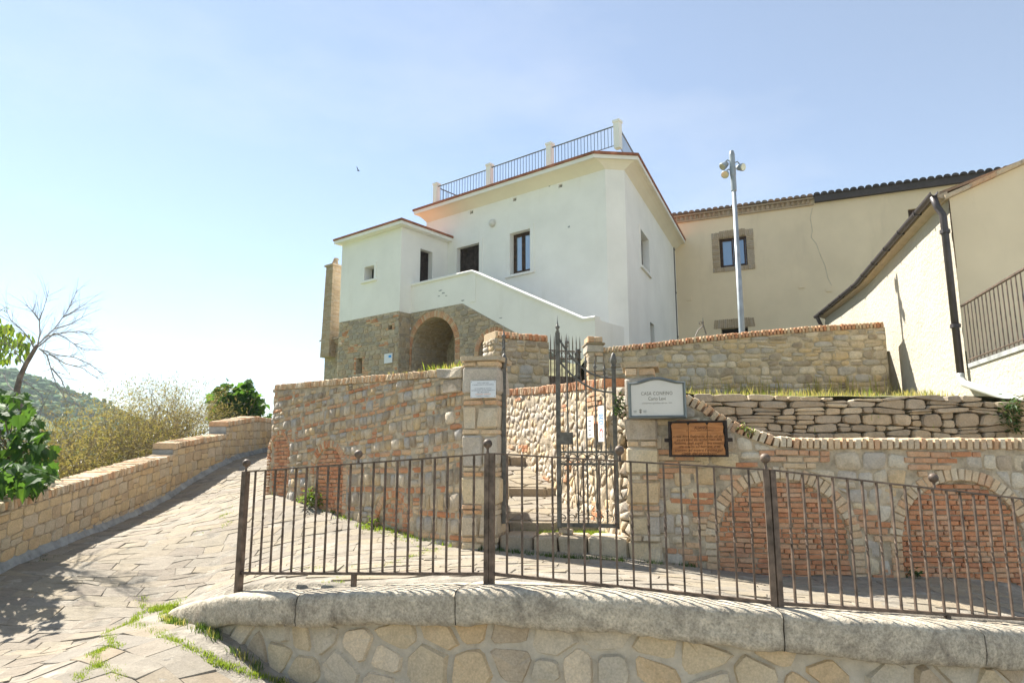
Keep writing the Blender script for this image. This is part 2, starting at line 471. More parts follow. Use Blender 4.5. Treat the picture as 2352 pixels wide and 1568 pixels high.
def plain(name, col, var=.12, scale=5., rough=.8, metal=0., bstr=.15, bscale=60., bdist=.005, spec=.25):
    m, nt, bs = new_mat(name); c = coords(nt)
    n = noise(nt, c, scale, 6, .6)
    k = mixc(nt, 'MULTIPLY', 1.0, col, ramp(nt, n, [(1-var*2,)*3, (1+var,)*3], (.3, .7)))
    nt.links.new(k, bs.inputs["Base Color"]); bs.inputs["Roughness"].default_value = rough; bs.inputs["Metallic"].default_value = metal
    bs.inputs["Specular IOR Level"].default_value = spec
    bump(nt, bs, noise(nt, c, bscale, 4, .6), bstr, bdist); return m
def plaster(name, col, stain=(.55, .5, .42), amt=.25, bstr=.25, scale=.7, bscale=25., bdist=.01):
    m, nt, bs = new_mat(name); c = coords(nt); cs = coords(nt, scale=(1, 1, .18))
    n1 = noise(nt, c, scale, 7, .62); n2 = noise(nt, cs, 2.2, 7, .7); n3 = noise(nt, c, bscale, 5, .65)
    k = mixc(nt, 'MULTIPLY', 1.0, col, ramp(nt, n1, [(.9,)*3, (1.03,)*3], (.3, .7)))
    k = mixc(nt, 'MIX', ramp(nt, n2, [(0,)*3, (amt,)*3], (.56, .8)), k, stain)
    nt.links.new(k, bs.inputs["Base Color"]); bs.inputs["Specular IOR Level"].default_value = .15
    bump(nt, bs, fmath(nt, 'ADD', n3, fmath(nt, 'MULTIPLY', n1, 2.)), bstr, bdist); return m
def leafmat(name, cols, trans=.35, rough=.5):
    m, nt, bs = new_mat(name); r = piece_random(nt); col = ramp(nt, r, cols)
    nt.links.new(col, bs.inputs["Base Color"]); bs.inputs["Roughness"].default_value = rough; bs.inputs["Specular IOR Level"].default_value = .22
    tr = nd(nt, "ShaderNodeBsdfTranslucent"); ad = nd(nt, "ShaderNodeMixShader"); ad.inputs[0].default_value = trans
    bright = mixc(nt, 'MULTIPLY', 1.0, col, (2.2, 2.0, .9)); nt.links.new(bright, tr.inputs[0])
    nt.links.new(bs.outputs[0], ad.inputs[1]); nt.links.new(tr.outputs[0], ad.inputs[2])
    nt.links.new(ad.outputs[0], [n for n in nt.nodes if n.type == 'OUTPUT_MATERIAL'][0].inputs[0]); return m
MAT = {}
MAT["cap"] = None
def cap_mat():
    m, nt, bs = new_mat("weathered_concrete"); c = coords(nt)
    n1 = noise(nt, c, 3.5, 8, .7, .5); n2 = noise(nt, c, 55, 4, .75); n3 = noise(nt, c, 14, 6, .7)
    k = ramp(nt, n1, [(.28, .24, .185), (.48, .42, .325), (.60, .53, .41)], (.28, .5, .72))
    k = mixc(nt, 'MULTIPLY', 1., k, ramp(nt, n2, [(.66,)*3, (1.,)*3, (1.35,)*3], (.32, .48, .68)))
    k = mixc(nt, 'MULTIPLY', 1., k, ramp(nt, n3, [(.7,)*3, (1.15,)*3], (.35, .65)))
    nt.links.new(k, bs.inputs["Base Color"])
    v = nd(nt, "ShaderNodeTexVoronoi"); v.inputs["Scale"].default_value = 42; nt.links.new(c, v.inputs["Vector"])
    h = fmath(nt, 'ADD', fmath(nt, 'MULTIPLY', v.outputs[0], .6), fmath(nt, 'ADD', n2, n3)); bump(nt, bs, h, .55, .015); return m
MAT["cap"] = cap_mat()
MAT["wall_stone"] = rock("sandstone_polygon", [(.54, .46, .33), (.49, .45, .37), (.57, .46, .31), (.44, .37, .28), (.53, .48, .39), (.57, .44, .28), (.61, .53, .41)], (.46, .42, .35), .35, 6., .35, .012, .6)
MAT["mortar"] = plain("grey_mortar", (.56, .50, .40), .12, 9., .95, 0, .8, 45., .015)
MAT["mortar_warm"] = plain("lime_mortar", (.52, .43, .31), .25, 9., .95, 0, .8, 45., .015)
MAT["rubble"] = rock("grey_rubble", [(.50, .42, .31), (.42, .39, .35), (.55, .46, .34), (.34, .285, .22), (.52, .45, .36), (.47, .37, .24), (.62, .55, .45), (.44, .42, .40), (.56, .44, .28), (.38, .33, .27)], (.58, .53, .44), .45, 11., .9, .02, .5)
MAT["pale_rubble"] = rock("pale_rubble", [(.58, .50, .38), (.50, .46, .40), (.63, .53, .37), (.44, .37, .29), (.62, .57, .48), (.60, .46, .29), (.54, .47, .37), (.48, .44, .39)], (.64, .59, .51), .4, 11., .8, .02, .6)
MAT["dark_rubble"] = rock("weathered_house_stone", [(.42, .36, .27), (.35, .32, .27), (.45, .37, .27), (.32, .28, .23), (.42, .37, .29), (.39, .31, .22)], (.44, .40, .32), .4, 7., .7, .02, .6)
MAT["field_stone"] = rock("dry_field_stone", [(.44, .37, .27), (.38, .33, .26), (.46, .39, .29), (.34, .295, .235), (.42, .37, .30), (.50, .44, .34)], (.24, .22, .19), .45, 7., .7, .02, .55)
MAT["parapet_stone"] = rock("dressed_sandstone", [(.54, .44, .29), (.50, .44, .34), (.58, .47, .31), (.47, .38, .27), (.53, .46, .36), (.55, .42, .26)], (.47, .42, .33), .3, 8., .45, .012, .7)
MAT["brick"] = rock("old_brick", [(.52, .28, .165), (.56, .35, .22), (.58, .41, .27), (.50, .24, .13), (.58, .46, .32), (.53, .31, .19)], (.58, .49, .37), .4, 14., .7, .01, .65)
MAT["red_brick"] = rock("red_infill_brick", [(.55, .26, .14), (.58, .31, .18), (.50, .23, .125), (.58, .36, .23), (.54, .28, .16), (.46, .22, .13)], (.56, .43, .31), .45, 14., .7, .01, .6)
MAT["pale_brick"] = rock("pale_brick", [(.58, .46, .32), (.62, .48, .33), (.57, .41, .27), (.60, .52, .40), (.58, .38, .24), (.54, .45, .34)], (.60, .53, .43), .4, 14., .7, .01, .65)
MAT["chimney_brick"] = rock("buff_brick", [(.42, .34, .245), (.45, .37, .28), (.39, .31, .22), (.43, .37, .30)], (.42, .36, .28), .3, 10., .6, .01, .7)
MAT["paving"] = rock("worn_sandstone_paving", [(0.293, 0.261, 0.211), (0.270, 0.248, 0.211), (0.310, 0.275, 0.216), (0.284, 0.257, 0.207), (0.302, 0.275, 0.234), (0.310, 0.270, 0.207), (0.252, 0.225, 0.189)], (.25, .225, .19), .35, 7., .8, .02, .62, (1., 2.6, 2.6), 50)
MAT["slab"] = rock("smooth_sandstone_slab", [(0.237, 0.213, 0.178), (0.222, 0.207, 0.182), (0.257, 0.218, 0.166), (0.230, 0.211, 0.178), (0.249, 0.218, 0.170), (0.206, 0.190, 0.163)], (.40, .36, .30), .3, 6., .5, .012, .75)
MAT["ground"] = plain("gritty_joint_earth", (.33, .295, .24), .25, 6., .95, 0, .9, 35., .02)
MAT["earth"] = plain("dry_grassy_earth", (.20, .19, .10), .3, 3., .95, 0, .8, 20., .03)
MAT["white"] = plaster("white_plaster", (.88, .865, .81), (.66, .61, .52), .30, .2)
MAT["soffit"] = plaster("cream_soffit", (.82, .76, .62), (.66, .60, .48), .2, .15)
MAT["cream"] = plaster("cream_plaster", (.80, .66, .46), (.58, .47, .33), .45, .2)
MAT["render"] = plaster("rough_ivory_render", (.53, .485, .395), (.48, .43, .35), .3, .9, .9, 16., .04)
MAT["terracotta"] = plain("terracotta_edge", (.36, .15, .09), .25, 4., .8, 0, .3)
MAT["rooftile"] = rock("clay_rooftile", [(.22, .17, .14), (.27, .19, .14), (.20, .17, .15), (.30, .21, .15)], (.16, .15, .12), .4, 8., .4, .01, .7)
MAT["darktile"] = rock("dark_rooftile", [(.075, .07, .075), (.09, .085, .09), (.06, .058, .062)], (.12, .115, .11), .3, 8., .3, .01, .7)
MAT["iron"] = plain("rust_brown_iron", (.16, .115, .085), .35, 14., .6, .25, .3, 90., .002, .5)
MAT["gate_iron"] = plain("grey_wrought_iron", (.15, .14, .12), .3, 14., .55, .3, .3, 90., .002, .5)
MAT["galv"] = plain("galvanised_steel", (.34, .38, .41), .15, 6., .5, .3, .1, 80., .002, .5)
MAT["rail_blue"] = plain("grey_painted_railing", (.16, .21, .24), .1, 5., .5, .2)
MAT["gutter"] = plain("dark_brown_gutter", (.075, .062, .062), .15, 6., .45, .2, .1, 60., .002, .5)
MAT["pvc"] = plain("white_pipe", (.50, .52, .51), .08, 6., .35, 0, .1, 60., .002, .5)
MAT["wood"] = plain("dark_brown_wood", (.075, .042, .026), .35, 10., .6, 0, .3, 40.)
MAT["darkwood"] = plain("weathered_black_wood", (.045, .032, .026), .4, 8., .7, 0, .3, 40.)
MAT["black"] = plain("near_black", (.02, .018, .016), .1)  # near-black: painted-in darkness for panels behind openings, also the bird's colour
MAT["concrete"] = plain("grey_concrete", (.36, .37, .36), .2, 6., .9, 0, .4)
MAT["sign_white"] = plain("sign_panel", (.68, .66, .61), .03, 3., .45, 0, .02)
MAT["plate_white"] = plain("white_plate", (.74, .77, .80), .03, 3., .4, 0, .02)
MAT["paper"] = plain("white_poster", (.82, .82, .80), .02, 3., .7, 0, .02)
MAT["sign_frame"] = plain("grey_green_frame", (.20, .22, .215), .12, 6., .4, .4, .1, 60., .002, .5)
MAT["ink"] = plain("grey_ink", (.20, .185, .15), .0)
MAT["ink_blue"] = plain("dark_blue_ink", (.10, .12, .17), .0)
MAT["ink_burn"] = plain("burnt_lettering", (.07, .03, .015), .0)
MAT["orange_ink"] = plain("orange_ink", (.75, .25, .08), .0)
MAT["blue_ink"] = plain("bright_blue_ink", (.06, .32, .75), .0)
MAT["red_ink"] = plain("bright_red_ink", (.75, .08, .08), .0)
def board_mat():
    m, nt, bs = new_mat("varnished_orange_board"); c = coords(nt, scale=(1, 1, 9)); n = noise(nt, c, 6, 6, .6, .6); n2 = noise(nt, coords(nt), 5, 3, .5)
    k = ramp(nt, n, [(.40, .16, .055), (.56, .25, .09)], (.35, .65)); k = mixc(nt, 'MULTIPLY', 1., k, ramp(nt, n2, [(.75,)*3, (1.1,)*3], (.35, .65)))
    nt.links.new(k, bs.inputs["Base Color"]); bs.inputs["Roughness"].default_value = .5; return m
MAT["board"] = board_mat()
def glass_mat(name, col, rough=.06):
    m, nt, bs = new_mat(name); bs.inputs["Base Color"].default_value = (*col, 1); bs.inputs["Roughness"].default_value = rough
    bs.inputs["Specular IOR Level"].default_value = .8; bs.inputs["Metallic"].default_value = .35; return m
MAT["glass"] = glass_mat("window_glass", (.33, .42, .52))
MAT["glass_blue"] = glass_mat("blue_window_glass", (.24, .34, .46))
MAT["lens"] = glass_mat("lamp_lens", (.55, .52, .40))
MAT["bark"] = plain("grey_brown_bark", (.23, .185, .15), .3, 12., .9, 0, .8, 30., .01)
MAT["twig"] = plain("grey_twig", (.34, .31, .285), .2, 12., .9)
MAT["drystem"] = leafmat("dry_stem", [(.34, .29, .19), (.26, .22, .15), (.40, .34, .22)], .15, .8)
MAT["fig_leaf"] = leafmat("fig_leaf", [(.035, .085, .022), (.05, .11, .03), (.06, .14, .03), (.045, .10, .03), (.10, .20, .035)], .48, .6)
MAT["light_leaf"] = leafmat("light_green_leaf", [(.10, .17, .03), (.14, .21, .04), (.08, .15, .03), (.18, .22, .05)], .45)
MAT["scrub_leaf"] = leafmat("olive_scrub_leaf", [(.16, .155, .075), (.22, .195, .10), (.12, .13, .06), (.27, .235, .14), (.20, .165, .10), (.15, .16, .06)], .35)
MAT["dark_leaf"] = leafmat("deep_green_leaf", [(.03, .07, .022), (.045, .09, .03), (.06, .11, .03)], .35)
MAT["grass"] = leafmat("bright_grass", [(.13, .20, .03), (.17, .24, .04), (.10, .17, .03), (.22, .26, .06)], .45, .7)
MAT["dry_grass"] = leafmat("yellowing_grass", [(.34, .31, .14), (.28, .28, .10), (.42, .37, .21), (.24, .25, .09), (.45, .40, .26)], .4, .7)
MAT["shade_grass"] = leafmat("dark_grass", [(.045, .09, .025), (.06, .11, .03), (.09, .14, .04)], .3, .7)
MAT["forest"] = leafmat("hill_foliage", [(.05, .13, .04), (.07, .16, .05), (.10, .20, .06), (.15, .24, .07), (.06, .13, .06), (.19, .25, .09)], .35, .9)
def hill_mat():
    m, nt, bs = new_mat("hill_scrub"); c = coords(nt); n = noise(nt, c, .02, 8, .65); n2 = noise(nt, c, .12, 6, .6)
    k = ramp(nt, n, [(.08, .14, .05), (.14, .19, .07), (.27, .25, .14)], (.35, .55, .75)); k = mixc(nt, 'MULTIPLY', 1., k, ramp(nt, n2, [(.6,)*3, (1.2,)*3], (.35, .65)))
    nt.links.new(k, bs.inputs["Base Color"]); return m
MAT["hill"] = hill_mat()
# ------------------------------------------------------------------ ground
class TPS:
    def __init__(s, pts, reg=1e-3):
        P = np.array(pts, float); s.p = P[:, :2]; n = len(P)
        K = s.k(np.linalg.norm(s.p[:, None]-s.p[None], axis=2)) + reg*np.eye(n)
        A = np.zeros((n+3, n+3)); A[:n, :n] = K; A[:n, n] = 1; A[:n, n+1:] = s.p; A[n, :n] = 1; A[n+1:, :n] = s.p.T
        s.w = np.linalg.solve(A, np.concatenate([P[:, 2], np.zeros(3)]))
    @staticmethod
    def k(r): return np.where(r > 1e-9, r*r*np.log(np.maximum(r, 1e-9)), 0.)
    def __call__(s, x, y):
        x = np.asarray(x, float); y = np.asarray(y, float); q = np.stack([x.ravel(), y.ravel()], 1)
        r = np.linalg.norm(q[:, None]-s.p[None], axis=2); n = len(s.p)
        v = s.k(r) @ s.w[:n] + s.w[n] + q @ s.w[n+1:]
        return float(v[0]) if x.ndim == 0 else v.reshape(x.shape)
FC = Frame(dense([(-3.25, 6.95), (-2.40, 6.16), (-1.3, 5.56), (-.18, 5.17), (.8, 4.86), (1.71, 4.70), (2.75, 4.82), (3.74, 5.17), (4.7, 5.7)], 48))   # line of the railing
def fcs(u): return FC.s_at(u, 1350)[0]
_cs = [0, fcs(560), fcs(822), fcs(1122), fcs(1423), fcs(1765), fcs(2190), fcs(2352), FC.L]
_cz = [-1.43, -1.13, -1.0, -.91, -.895, -.964, -1.106, -1.20, -1.40]
def zcap(s): return interp(s, _cs, _cz)
lane = [(-3.25, 7.1, -1.42), (-2.45, 6.3, -1.14), (-1.2, 5.75, -1.0), (-.18, 5.35, -.925), (.8, 5.0, -.91), (1.71, 4.85, -.975), (2.8, 4.95, -1.08), (3.8, 5.3, -1.22), (4.8, 5.9, -1.4),
        (-3.47, 10, -.53), (-1.9, 8.6, -.74), (-.54, 7.27, -.92), (.4, 7.1, -.93), (1.12, 6.9, -.965), (2.34, 6.5, -1.07), (4.59, 6.4, -1.14), (5.6, 6.5, -1.3),
        (-5.6, 7.8, -1.24), (-5.95, 12.2, -.68), (-5.8, 14, -.14), (-5.85, 17, .18), (-3.9, 14, -.12), (-3.6, 17.5, .3), (-4.6, 10, -.85), (-5.3, 5, -1.78),
        (-3.9, 5.57, -1.68), (-1.75, 5.4, -1.07), (0, 4.6, -1.0), (2, 4.2, -1.05), (-4.5, 2, -2.0), (0, 0, -1.2), (4, 0, -1.4), (-5, -3, -2.2), (0, -3, -1.4), (-2.6, 21, .6), (-6, 21, .5)]
ZL = TPS(lane)
_fp = np.array([[p.x, p.y] for p in FC.p]); _ft = np.array([[t.x, t.y] for t in FC.t])
def capdep(x, y):
    """signed distance in front of the railing line, and s"""
    q = np.array([x, y]); i = int(np.argmin(((_fp-q)**2).sum(1))); d = q - _fp[i]
    return d[0]*_ft[i][1] - d[1]*_ft[i][0], FC.c[i] + d @ _ft[i]
def drop(x): return interp(x, [-3.3, -2.6, -1.75, 0, 2, 6], [0, .22, .66, 1.12, 1.3, 1.4])
def zg(x, y, lift=0.):
    z = ZL(x, y)
    dep, s = capdep(x, y)
    if dep > -.06 and x > -3.3: z -= drop(x)
    return z + lift
def ground_sheet():
    xs = np.arange(-6.25, 6.2, .115); ys = np.arange(-3, 20.5, .115)
    X, Y = np.meshgrid(xs, ys); Z = ZL(X, Y)
    for j in range(Y.shape[0]):
        for i in range(X.shape[1]):
            x, y = X[j, i], Y[j, i]
            if x > -3.3 and y < 7.4:
                dep, s = capdep(x, y)
                if dep > -.06: Z[j, i] -= drop(x)
            Z[j, i] += .012*N3(x*2.3, y*2.3) + .006*N3(x*9, y*9)
    n, m = X.shape; v = np.stack([X.ravel(), Y.ravel(), Z.ravel()], 1)
    f = [(j*m+i, j*m+i+1, (j+1)*m+i+1, (j+1)*m+i) for j in range(n-1) for i in range(m-1)]
    o = put("paved_lane", mk("paved_lane", v, f, True), MAT["ground"]); o["kind"] = "structure"; return o
LANE = ground_sheet(); WORLD[LANE] = Vector((0, 0, 0))
def slab(poly, zf, R, thick=.03, up=.014, inset=.9, rel=.004, r=.16, tilt=.02):
    p = rounded(poly, r) if len(poly) < 5 else poly; n = len(p); cx = sum(a[0] for a in p)/n; cy = sum(a[1] for a in p)/n
    cz = zf(cx, cy); ctr = Vector((cx, cy, cz)); v = []; tx, ty = R.uniform(-tilt, tilt), R.uniform(-tilt, tilt); k = [1+R.uniform(-.04, .04) for _ in p]
    for sc, h in ((1., -thick), (.985, up*.4), (inset, up)):
        for i, a in enumerate(p):
            dx, dy = (a[0]-cx)*k[i]*sc, (a[1]-cy)*k[i]*sc
            v.append(Vector((dx, dy, zf(cx+dx, cy+dy) - cz + h + (dx*tx + dy*ty if h > -thick else 0) + (R.uniform(-rel, rel) if h > 0 else 0))))
    v.append(Vector((0, 0, up + R.uniform(-rel, rel))))
    f = [(j*n+i, j*n+(i+1) % n, (j+1)*n+(i+1) % n, (j+1)*n+i) for j in range(2) for i in range(n)] + [(2*n+i, 2*n+(i+1) % n, 3*n) for i in range(n)]
    return dict(v=v, f=f, M=Matrix.Translation(ctr), size=math.sqrt(area(p)), mesh=None)
# plan lines of the walls
PW0, PW1 = (-3.47, 10.0), (-.50, 7.24)              # left wall
FL = Frame([PW0, PW1])
FR = Frame(dense([(1.10, 6.93), (2.34, 6.52), (3.4, 6.42), (4.6, 6.4), (5.7, 6.5)], 26))
FI = Frame(dense([(-.32, 11.4), (.2, 10.2), (.57, 9.1), (.86, 8.0), (1.06, 7.28), (1.12, 7.12)], 22))
def side(fr, x, y):
    """distance in front of a frame line (rough, straight chord search)"""
    best = 1e9; r = 0
    for i in range(len(fr.p)-1):
        a, b = fr.p[i], fr.p[i+1]; d = b-a; t = max(0, min(1, ((x-a.x)*d.x + (y-a.y)*d.y)/d.length_squared)); q = a + d*t
        L = math.hypot(x-q.x, y-q.y)
        if L < best: best = L; t_ = d.normalized(); r = (x-q.x)*t_.y - (y-q.y)*t_.x
    return r, best
def par_x(y): return interp(y, [3, 7.8, 12.2, 14, 17, 20], [-5.42, -5.62, -5.97, -5.82, -5.72, -5.2])
def on_lane(x, y):
    if x < par_x(y) + .10: return False
    if y > 10 and x > -3.55 + .05*(y-10): return False
    if x > -3.5 and y > 6:
        if x < -.5 and side(FL, x, y)[0] < .02: return False
        if -.5 <= x < 1.2 and y > 7.05: return False
        if x >= 1.1 and side(FR, x, y)[0] < .02: return False
    return True
def rows_of(x0, x1, y0, y1, hs, ws, R, wob=.05):
    """wandering rows of four-sided flags"""
    y = y0; out = []; k = 0
    bd = lambda k_, yy, x: yy + wob*N3(x*1.1, k_*5.3, 2.) + wob*.4*N3(x*4, k_*3.1, 6.)
    while y < y1:
        h = R.uniform(*hs); x = x0 - R.uniform(0, ws[0])
        e0 = R.uniform(-.03, .03)
        while x < x1:
            w = R.uniform(*ws); e1 = R.uniform(-.18, .18)*h
            out.append([(x+e0, bd(k, y, x)), (x+w*.5, bd(k, y, x+w*.5)), (x+w+e1, bd(k, y, x+w)), (x+w-e1, bd(k+1, y+h, x+w)), (x+w*.5, bd(k+1, y+h, x+w*.5)), (x-e0, bd(k+1, y+h, x))])
            x += w; e0 = e1
        y += h; k += 1
    return out
def paving():
    R = random.Random(11); big = []; small = []
    ca, sa = math.cos(-.55), math.sin(-.55)
    def edge(x, y): return -3.72 + .18*(y-5.6) + .18*N3(x*2, y*2)
    for p in rows_of(-5, 5, 0, 12, (.20, .36), (.26, .56), R, .06):
        q = [(a[0]*ca - a[1]*sa - 4, a[0]*sa + a[1]*ca + 2.5) for a in p]
        cx = sum(a[0] for a in q)/len(q); cy = sum(a[1] for a in q)/len(q)
        if not (4.2 < cy < 7.6 and cx > edge(cx, cy) and cx < 1.5): continue
        if max(capdep(*a)[0] for a in q) < .25 and cx > -3.3: continue
        if any(capdep(*a)[0] < .16 and a[0] > -3.3 for a in q): continue
        if cx < -3.2 and capdep(cx, cy)[0] < -.1: continue
        big.append(slab(shrink(q, .001), zg, R, up=.010, inset=.965, tilt=.014))
    for p in rows_of(-6.2, 5.4, 4.0, 19.5, (.10, .22), (.18, .48), R, .12):
        cx = sum(a[0] for a in p)/len(p); cy = sum(a[1] for a in p)/len(p)
        if not on_lane(cx, cy): continue
        dep = capdep(cx, cy)[0]
        if cx > -3.25 and any(capdep(*a)[0] > -.21 for a in p): continue
        if cx <= -3.25 and cy < 7.3 and cx > edge(cx, cy) - .12: continue
        if R.random() < .06: continue
        small.append(slab(shrink(p, .0), zg, R, up=.006, inset=.95, rel=.004, tilt=.03))
    emit(LANE, "paving_slab", big, MAT["slab"], 120, smooth=False)
    emit(LANE, "paving_stone", small, MAT["paving"], 290, smooth=False, stuffname="small_paving")
paving()
# ------------------------------------------------------------------ foreground retaining wall
def foreground_wall():
    R = random.Random(5)
    t = thing("retaining_wall", "low retaining wall of polygonal sandstone under a thick rough concrete cap", "wall", FC(2.5, -2.2))
    zb = lambda s: zg(*FC(s, 0, .1).xy) - .25
    zt = lambda s: zcap(s) - .2
    core("mortar_core", FC, zb, zt, .16, MAT["mortar"], t, .25, FC.L, .06, .008, front=.052, seed=3)
    st = []
    for p in voronoi(0, FC.L, -2.4, -1.0, .285, .25, R, .95):
        q = [(a[0], min(a[1], zt(a[0]) - .015)) for a in p]
        if min(a[0] for a in q) < .3 or max(a[0] for a in q) > FC.L: continue
        if area(q) < .012 or area(q) < .4*area(p): continue
        q = shrink(q, R.uniform(.004, .013))
        pc = stone(FC, q, .020*R.uniform(.7, 1.3) + .055, .03, .16, .05, R, .15); st.append(pc)
    emit(t, "stone", st, MAT["wall_stone"], 290, smooth=False)
    cuts = [0.] + [fcs(u) for u in (715, 1065, 1775, 2199)] + [FC.L]
    prof = [(-.20, -.255), (-.205, -.10), (-.20, -.005), (-.12, .004), (-.02, .006), (.06, .004), (.13, -.003), (.158, -.018), (.168, -.045), (.170, -.10), (.170, -.16), (.168, -.205), (.155, -.238), (.12, -.25), (.05, -.255)]
    for k in range(5):
        a, b = cuts[k] + (.0035 if k else 0), cuts[k+1] - .0035
        n = int((b-a)/.035); rings = []
        for i in range(n+1):
            s = lerp(a, b, i/n); e = 1.; zo = 0.
            if k == 0: e = math.sqrt(max(.004, 1 - (1 - min(1, (s-a)/.55))**2))
            ee = 1 - .04*max(0, 1 - min(i, n-i)/1.5)
            ring = []
            for (d, h) in prof:
                hh = -.14 + (h+.14)*(e if k == 0 else 1)*(ee if k or i > n/2 else 1); dd = d*(.25 + .75*e)*(1 if -.1 < d < .05 else ee)
                no = .012*N3(s*3, d*9, h*9) + .010*N3(s*13, d*18+3, h*18) + .009*N3(s*36, d*45, h*45)
                ring.append(FC(s, zcap(s) + hh + no*.5 + (.022*N3(s*5, 3.3) + .012*N3(s*16, 7.7) if h < -.2 and d > 0 else 0), dd + no))
            rings.append(ring)
        m = len(prof); v = [p for r_ in rings for p in r_]; f = []
        for i in range(n):
            for j in range(m): f.append((i*m+j, (i+1)*m+j, (i+1)*m+(j+1) % m, i*m+(j+1) % m))
        f += [tuple(range(m))[::-1], tuple(range(n*m, n*m+m))]
        org = FC((a+b)/2, zcap((a+b)/2))
        put("cap_stone", mk("cap_stone", [p-org for p in v], f, True), MAT["cap"], t, Matrix.Translation(org))
foreground_wall()
# ------------------------------------------------------------------ parapet along the path
def parapet():
    R = random.Random(21)
    t = thing("parapet_wall", "long stepped parapet of coursed sandstone with brick coping along the edge of the path", "wall", (-5.7, 8, -1.3))
    F = Frame(dense([(-5.42, 3.0), (-5.62, 7.8), (-5.97, 12.2), (-5.82, 14.0), (-5.72, 17.0), (-5.2, 19.5), (-4.2, 21)], 44)); th = .36
    sy = lambda Y: min(range(0, 400), key=lambda i: abs(F(F.L*i/400, 0).y - Y))*F.L/400
    s1, s2 = sy(12.2), sy(14.0)
    secs = [(0., s1, [0, sy(7.8), s1], [-1.15, -.48, .05]), (s1, s2, [s1, s2], [.24, .47]), (s2, F.L, [s2, sy(15.6), sy(17), sy(19.5), F.L], [.72, .92, .90, .86, .8])]
    zb = lambda s: ZL(*F(s, 0, .0).xy) - .12
    stones = []; bricks = []
    for k, (a, b, xs, zs) in enumerate(secs):
        zt = lambda s, xs=xs, zs=zs: interp(s, xs, zs); zc = lambda s, zt=zt: zt(s) - .115
        core("mortar_core", F, zb, zc, th, MAT["mortar_warm"], t, a, b, .11, .008, seed=k)
        stones += courses(F, a, b, zb, zc, (.13, .21), (.13, .30), .014, .016, R, tilt=(zs[-1]-zs[0])/(b-a) if k < 2 else .05, split=.12, base=-.02, r=.16, jit=.03, wob=.08, dome=.2)
        bricks += coping(F, a, b, zt, .11, .02, th+.02, .066, R)
        if k:      # end face of the step: grey block under brick ends
            mb = MB(); za = secs[k-1][3][-1]; zz = zt(a) - .112; c = F(a-.004, (za+zz)/2, -th/2)
            mb.box(c, th*.98, .02, max(.05, zz-za), F.mat(a, 0).to_3x3() @ Matrix.Rotation(math.pi/2, 3, 'Z')); mb.build("step_end_block", MAT["concrete"], t)
    emit(t, "stone", stones, MAT["parapet_stone"], 280, smooth=False)
    emit(t, "coping_brick", bricks, MAT["pale_brick"], 230)
    # rough concrete skirt at the foot
    mb = MB(); n = 60
    for i in range(n):
        sa_, sb_ = F.L*i/n, F.L*(i+1)/n
        za, zb_ = ZL(*F(sa_, 0).xy), ZL(*F(sb_, 0).xy)
        w = .09 + .02*N3(sa_*2)
        mb.add([F(sa_, za-.05, -.05), F(sb_, zb_-.05, -.05), F(sb_, zb_+.11, .004), F(sa_, za+.11, .004), F(sa_, za-.03, w), F(sb_, zb_-.03, w)], [(3, 4, 5, 2), (0, 1, 5, 4), (0, 3, 2, 1)])
    mb.build("mortar_skirt", MAT["concrete"], t)
parapet()
# ------------------------------------------------------------------ left wall with blocked arches
def bricks_patch(fr, s0, s1, zb, zt, patch, bw, bh, out, R, tilt=0., arches=()):
    res = []; z = min(zb(s0), zb(s1)) - abs(tilt)*(s1-s0)
    while z < max(zt(s0), zt(s1), zt((s0+s1)/2)):
        s = s0 - R.uniform(0, bw)
        while s < s1:
            w = bw*R.choice((.45, .7, .9, 1, 1)); c = s + w/2; zz = z + tilt*(c-s0)
            if s > s0 and s+w < s1 and zb(c)+.02 < zz < zt(c)-bh*.6 and patch(c, zz) and not any(a.dist(c, zz) < a.t+.02 and zz > a.foot-.03 for a in arches):
                res.append(brick(fr.mat(c, zz + R.uniform(-.004, .004), out - .05 + R.uniform(-.008, .008), -tilt + R.uniform(-.03, .03)), w-.012, bh*R.uniform(.74, .86), .1, R))
            s += w
        z += bh
    return res
def arch_px(fr, ul, ur, vtop, vfoot, t, legs=True, zfoot=None):
    sl, _ = fr.s_at(ul, vfoot); sr, _ = fr.s_at(ur, vfoot); sc = (sl+sr)/2; uc = (ul+ur)/2
    r = (sr-sl)/2; zt = fr.s_at(uc, vtop)[1]; zf = zfoot if zfoot is not None else fr.s_at(uc, vfoot)[1]
    return Arch(sc, max(zt-r, zf), r, t, zf, legs)
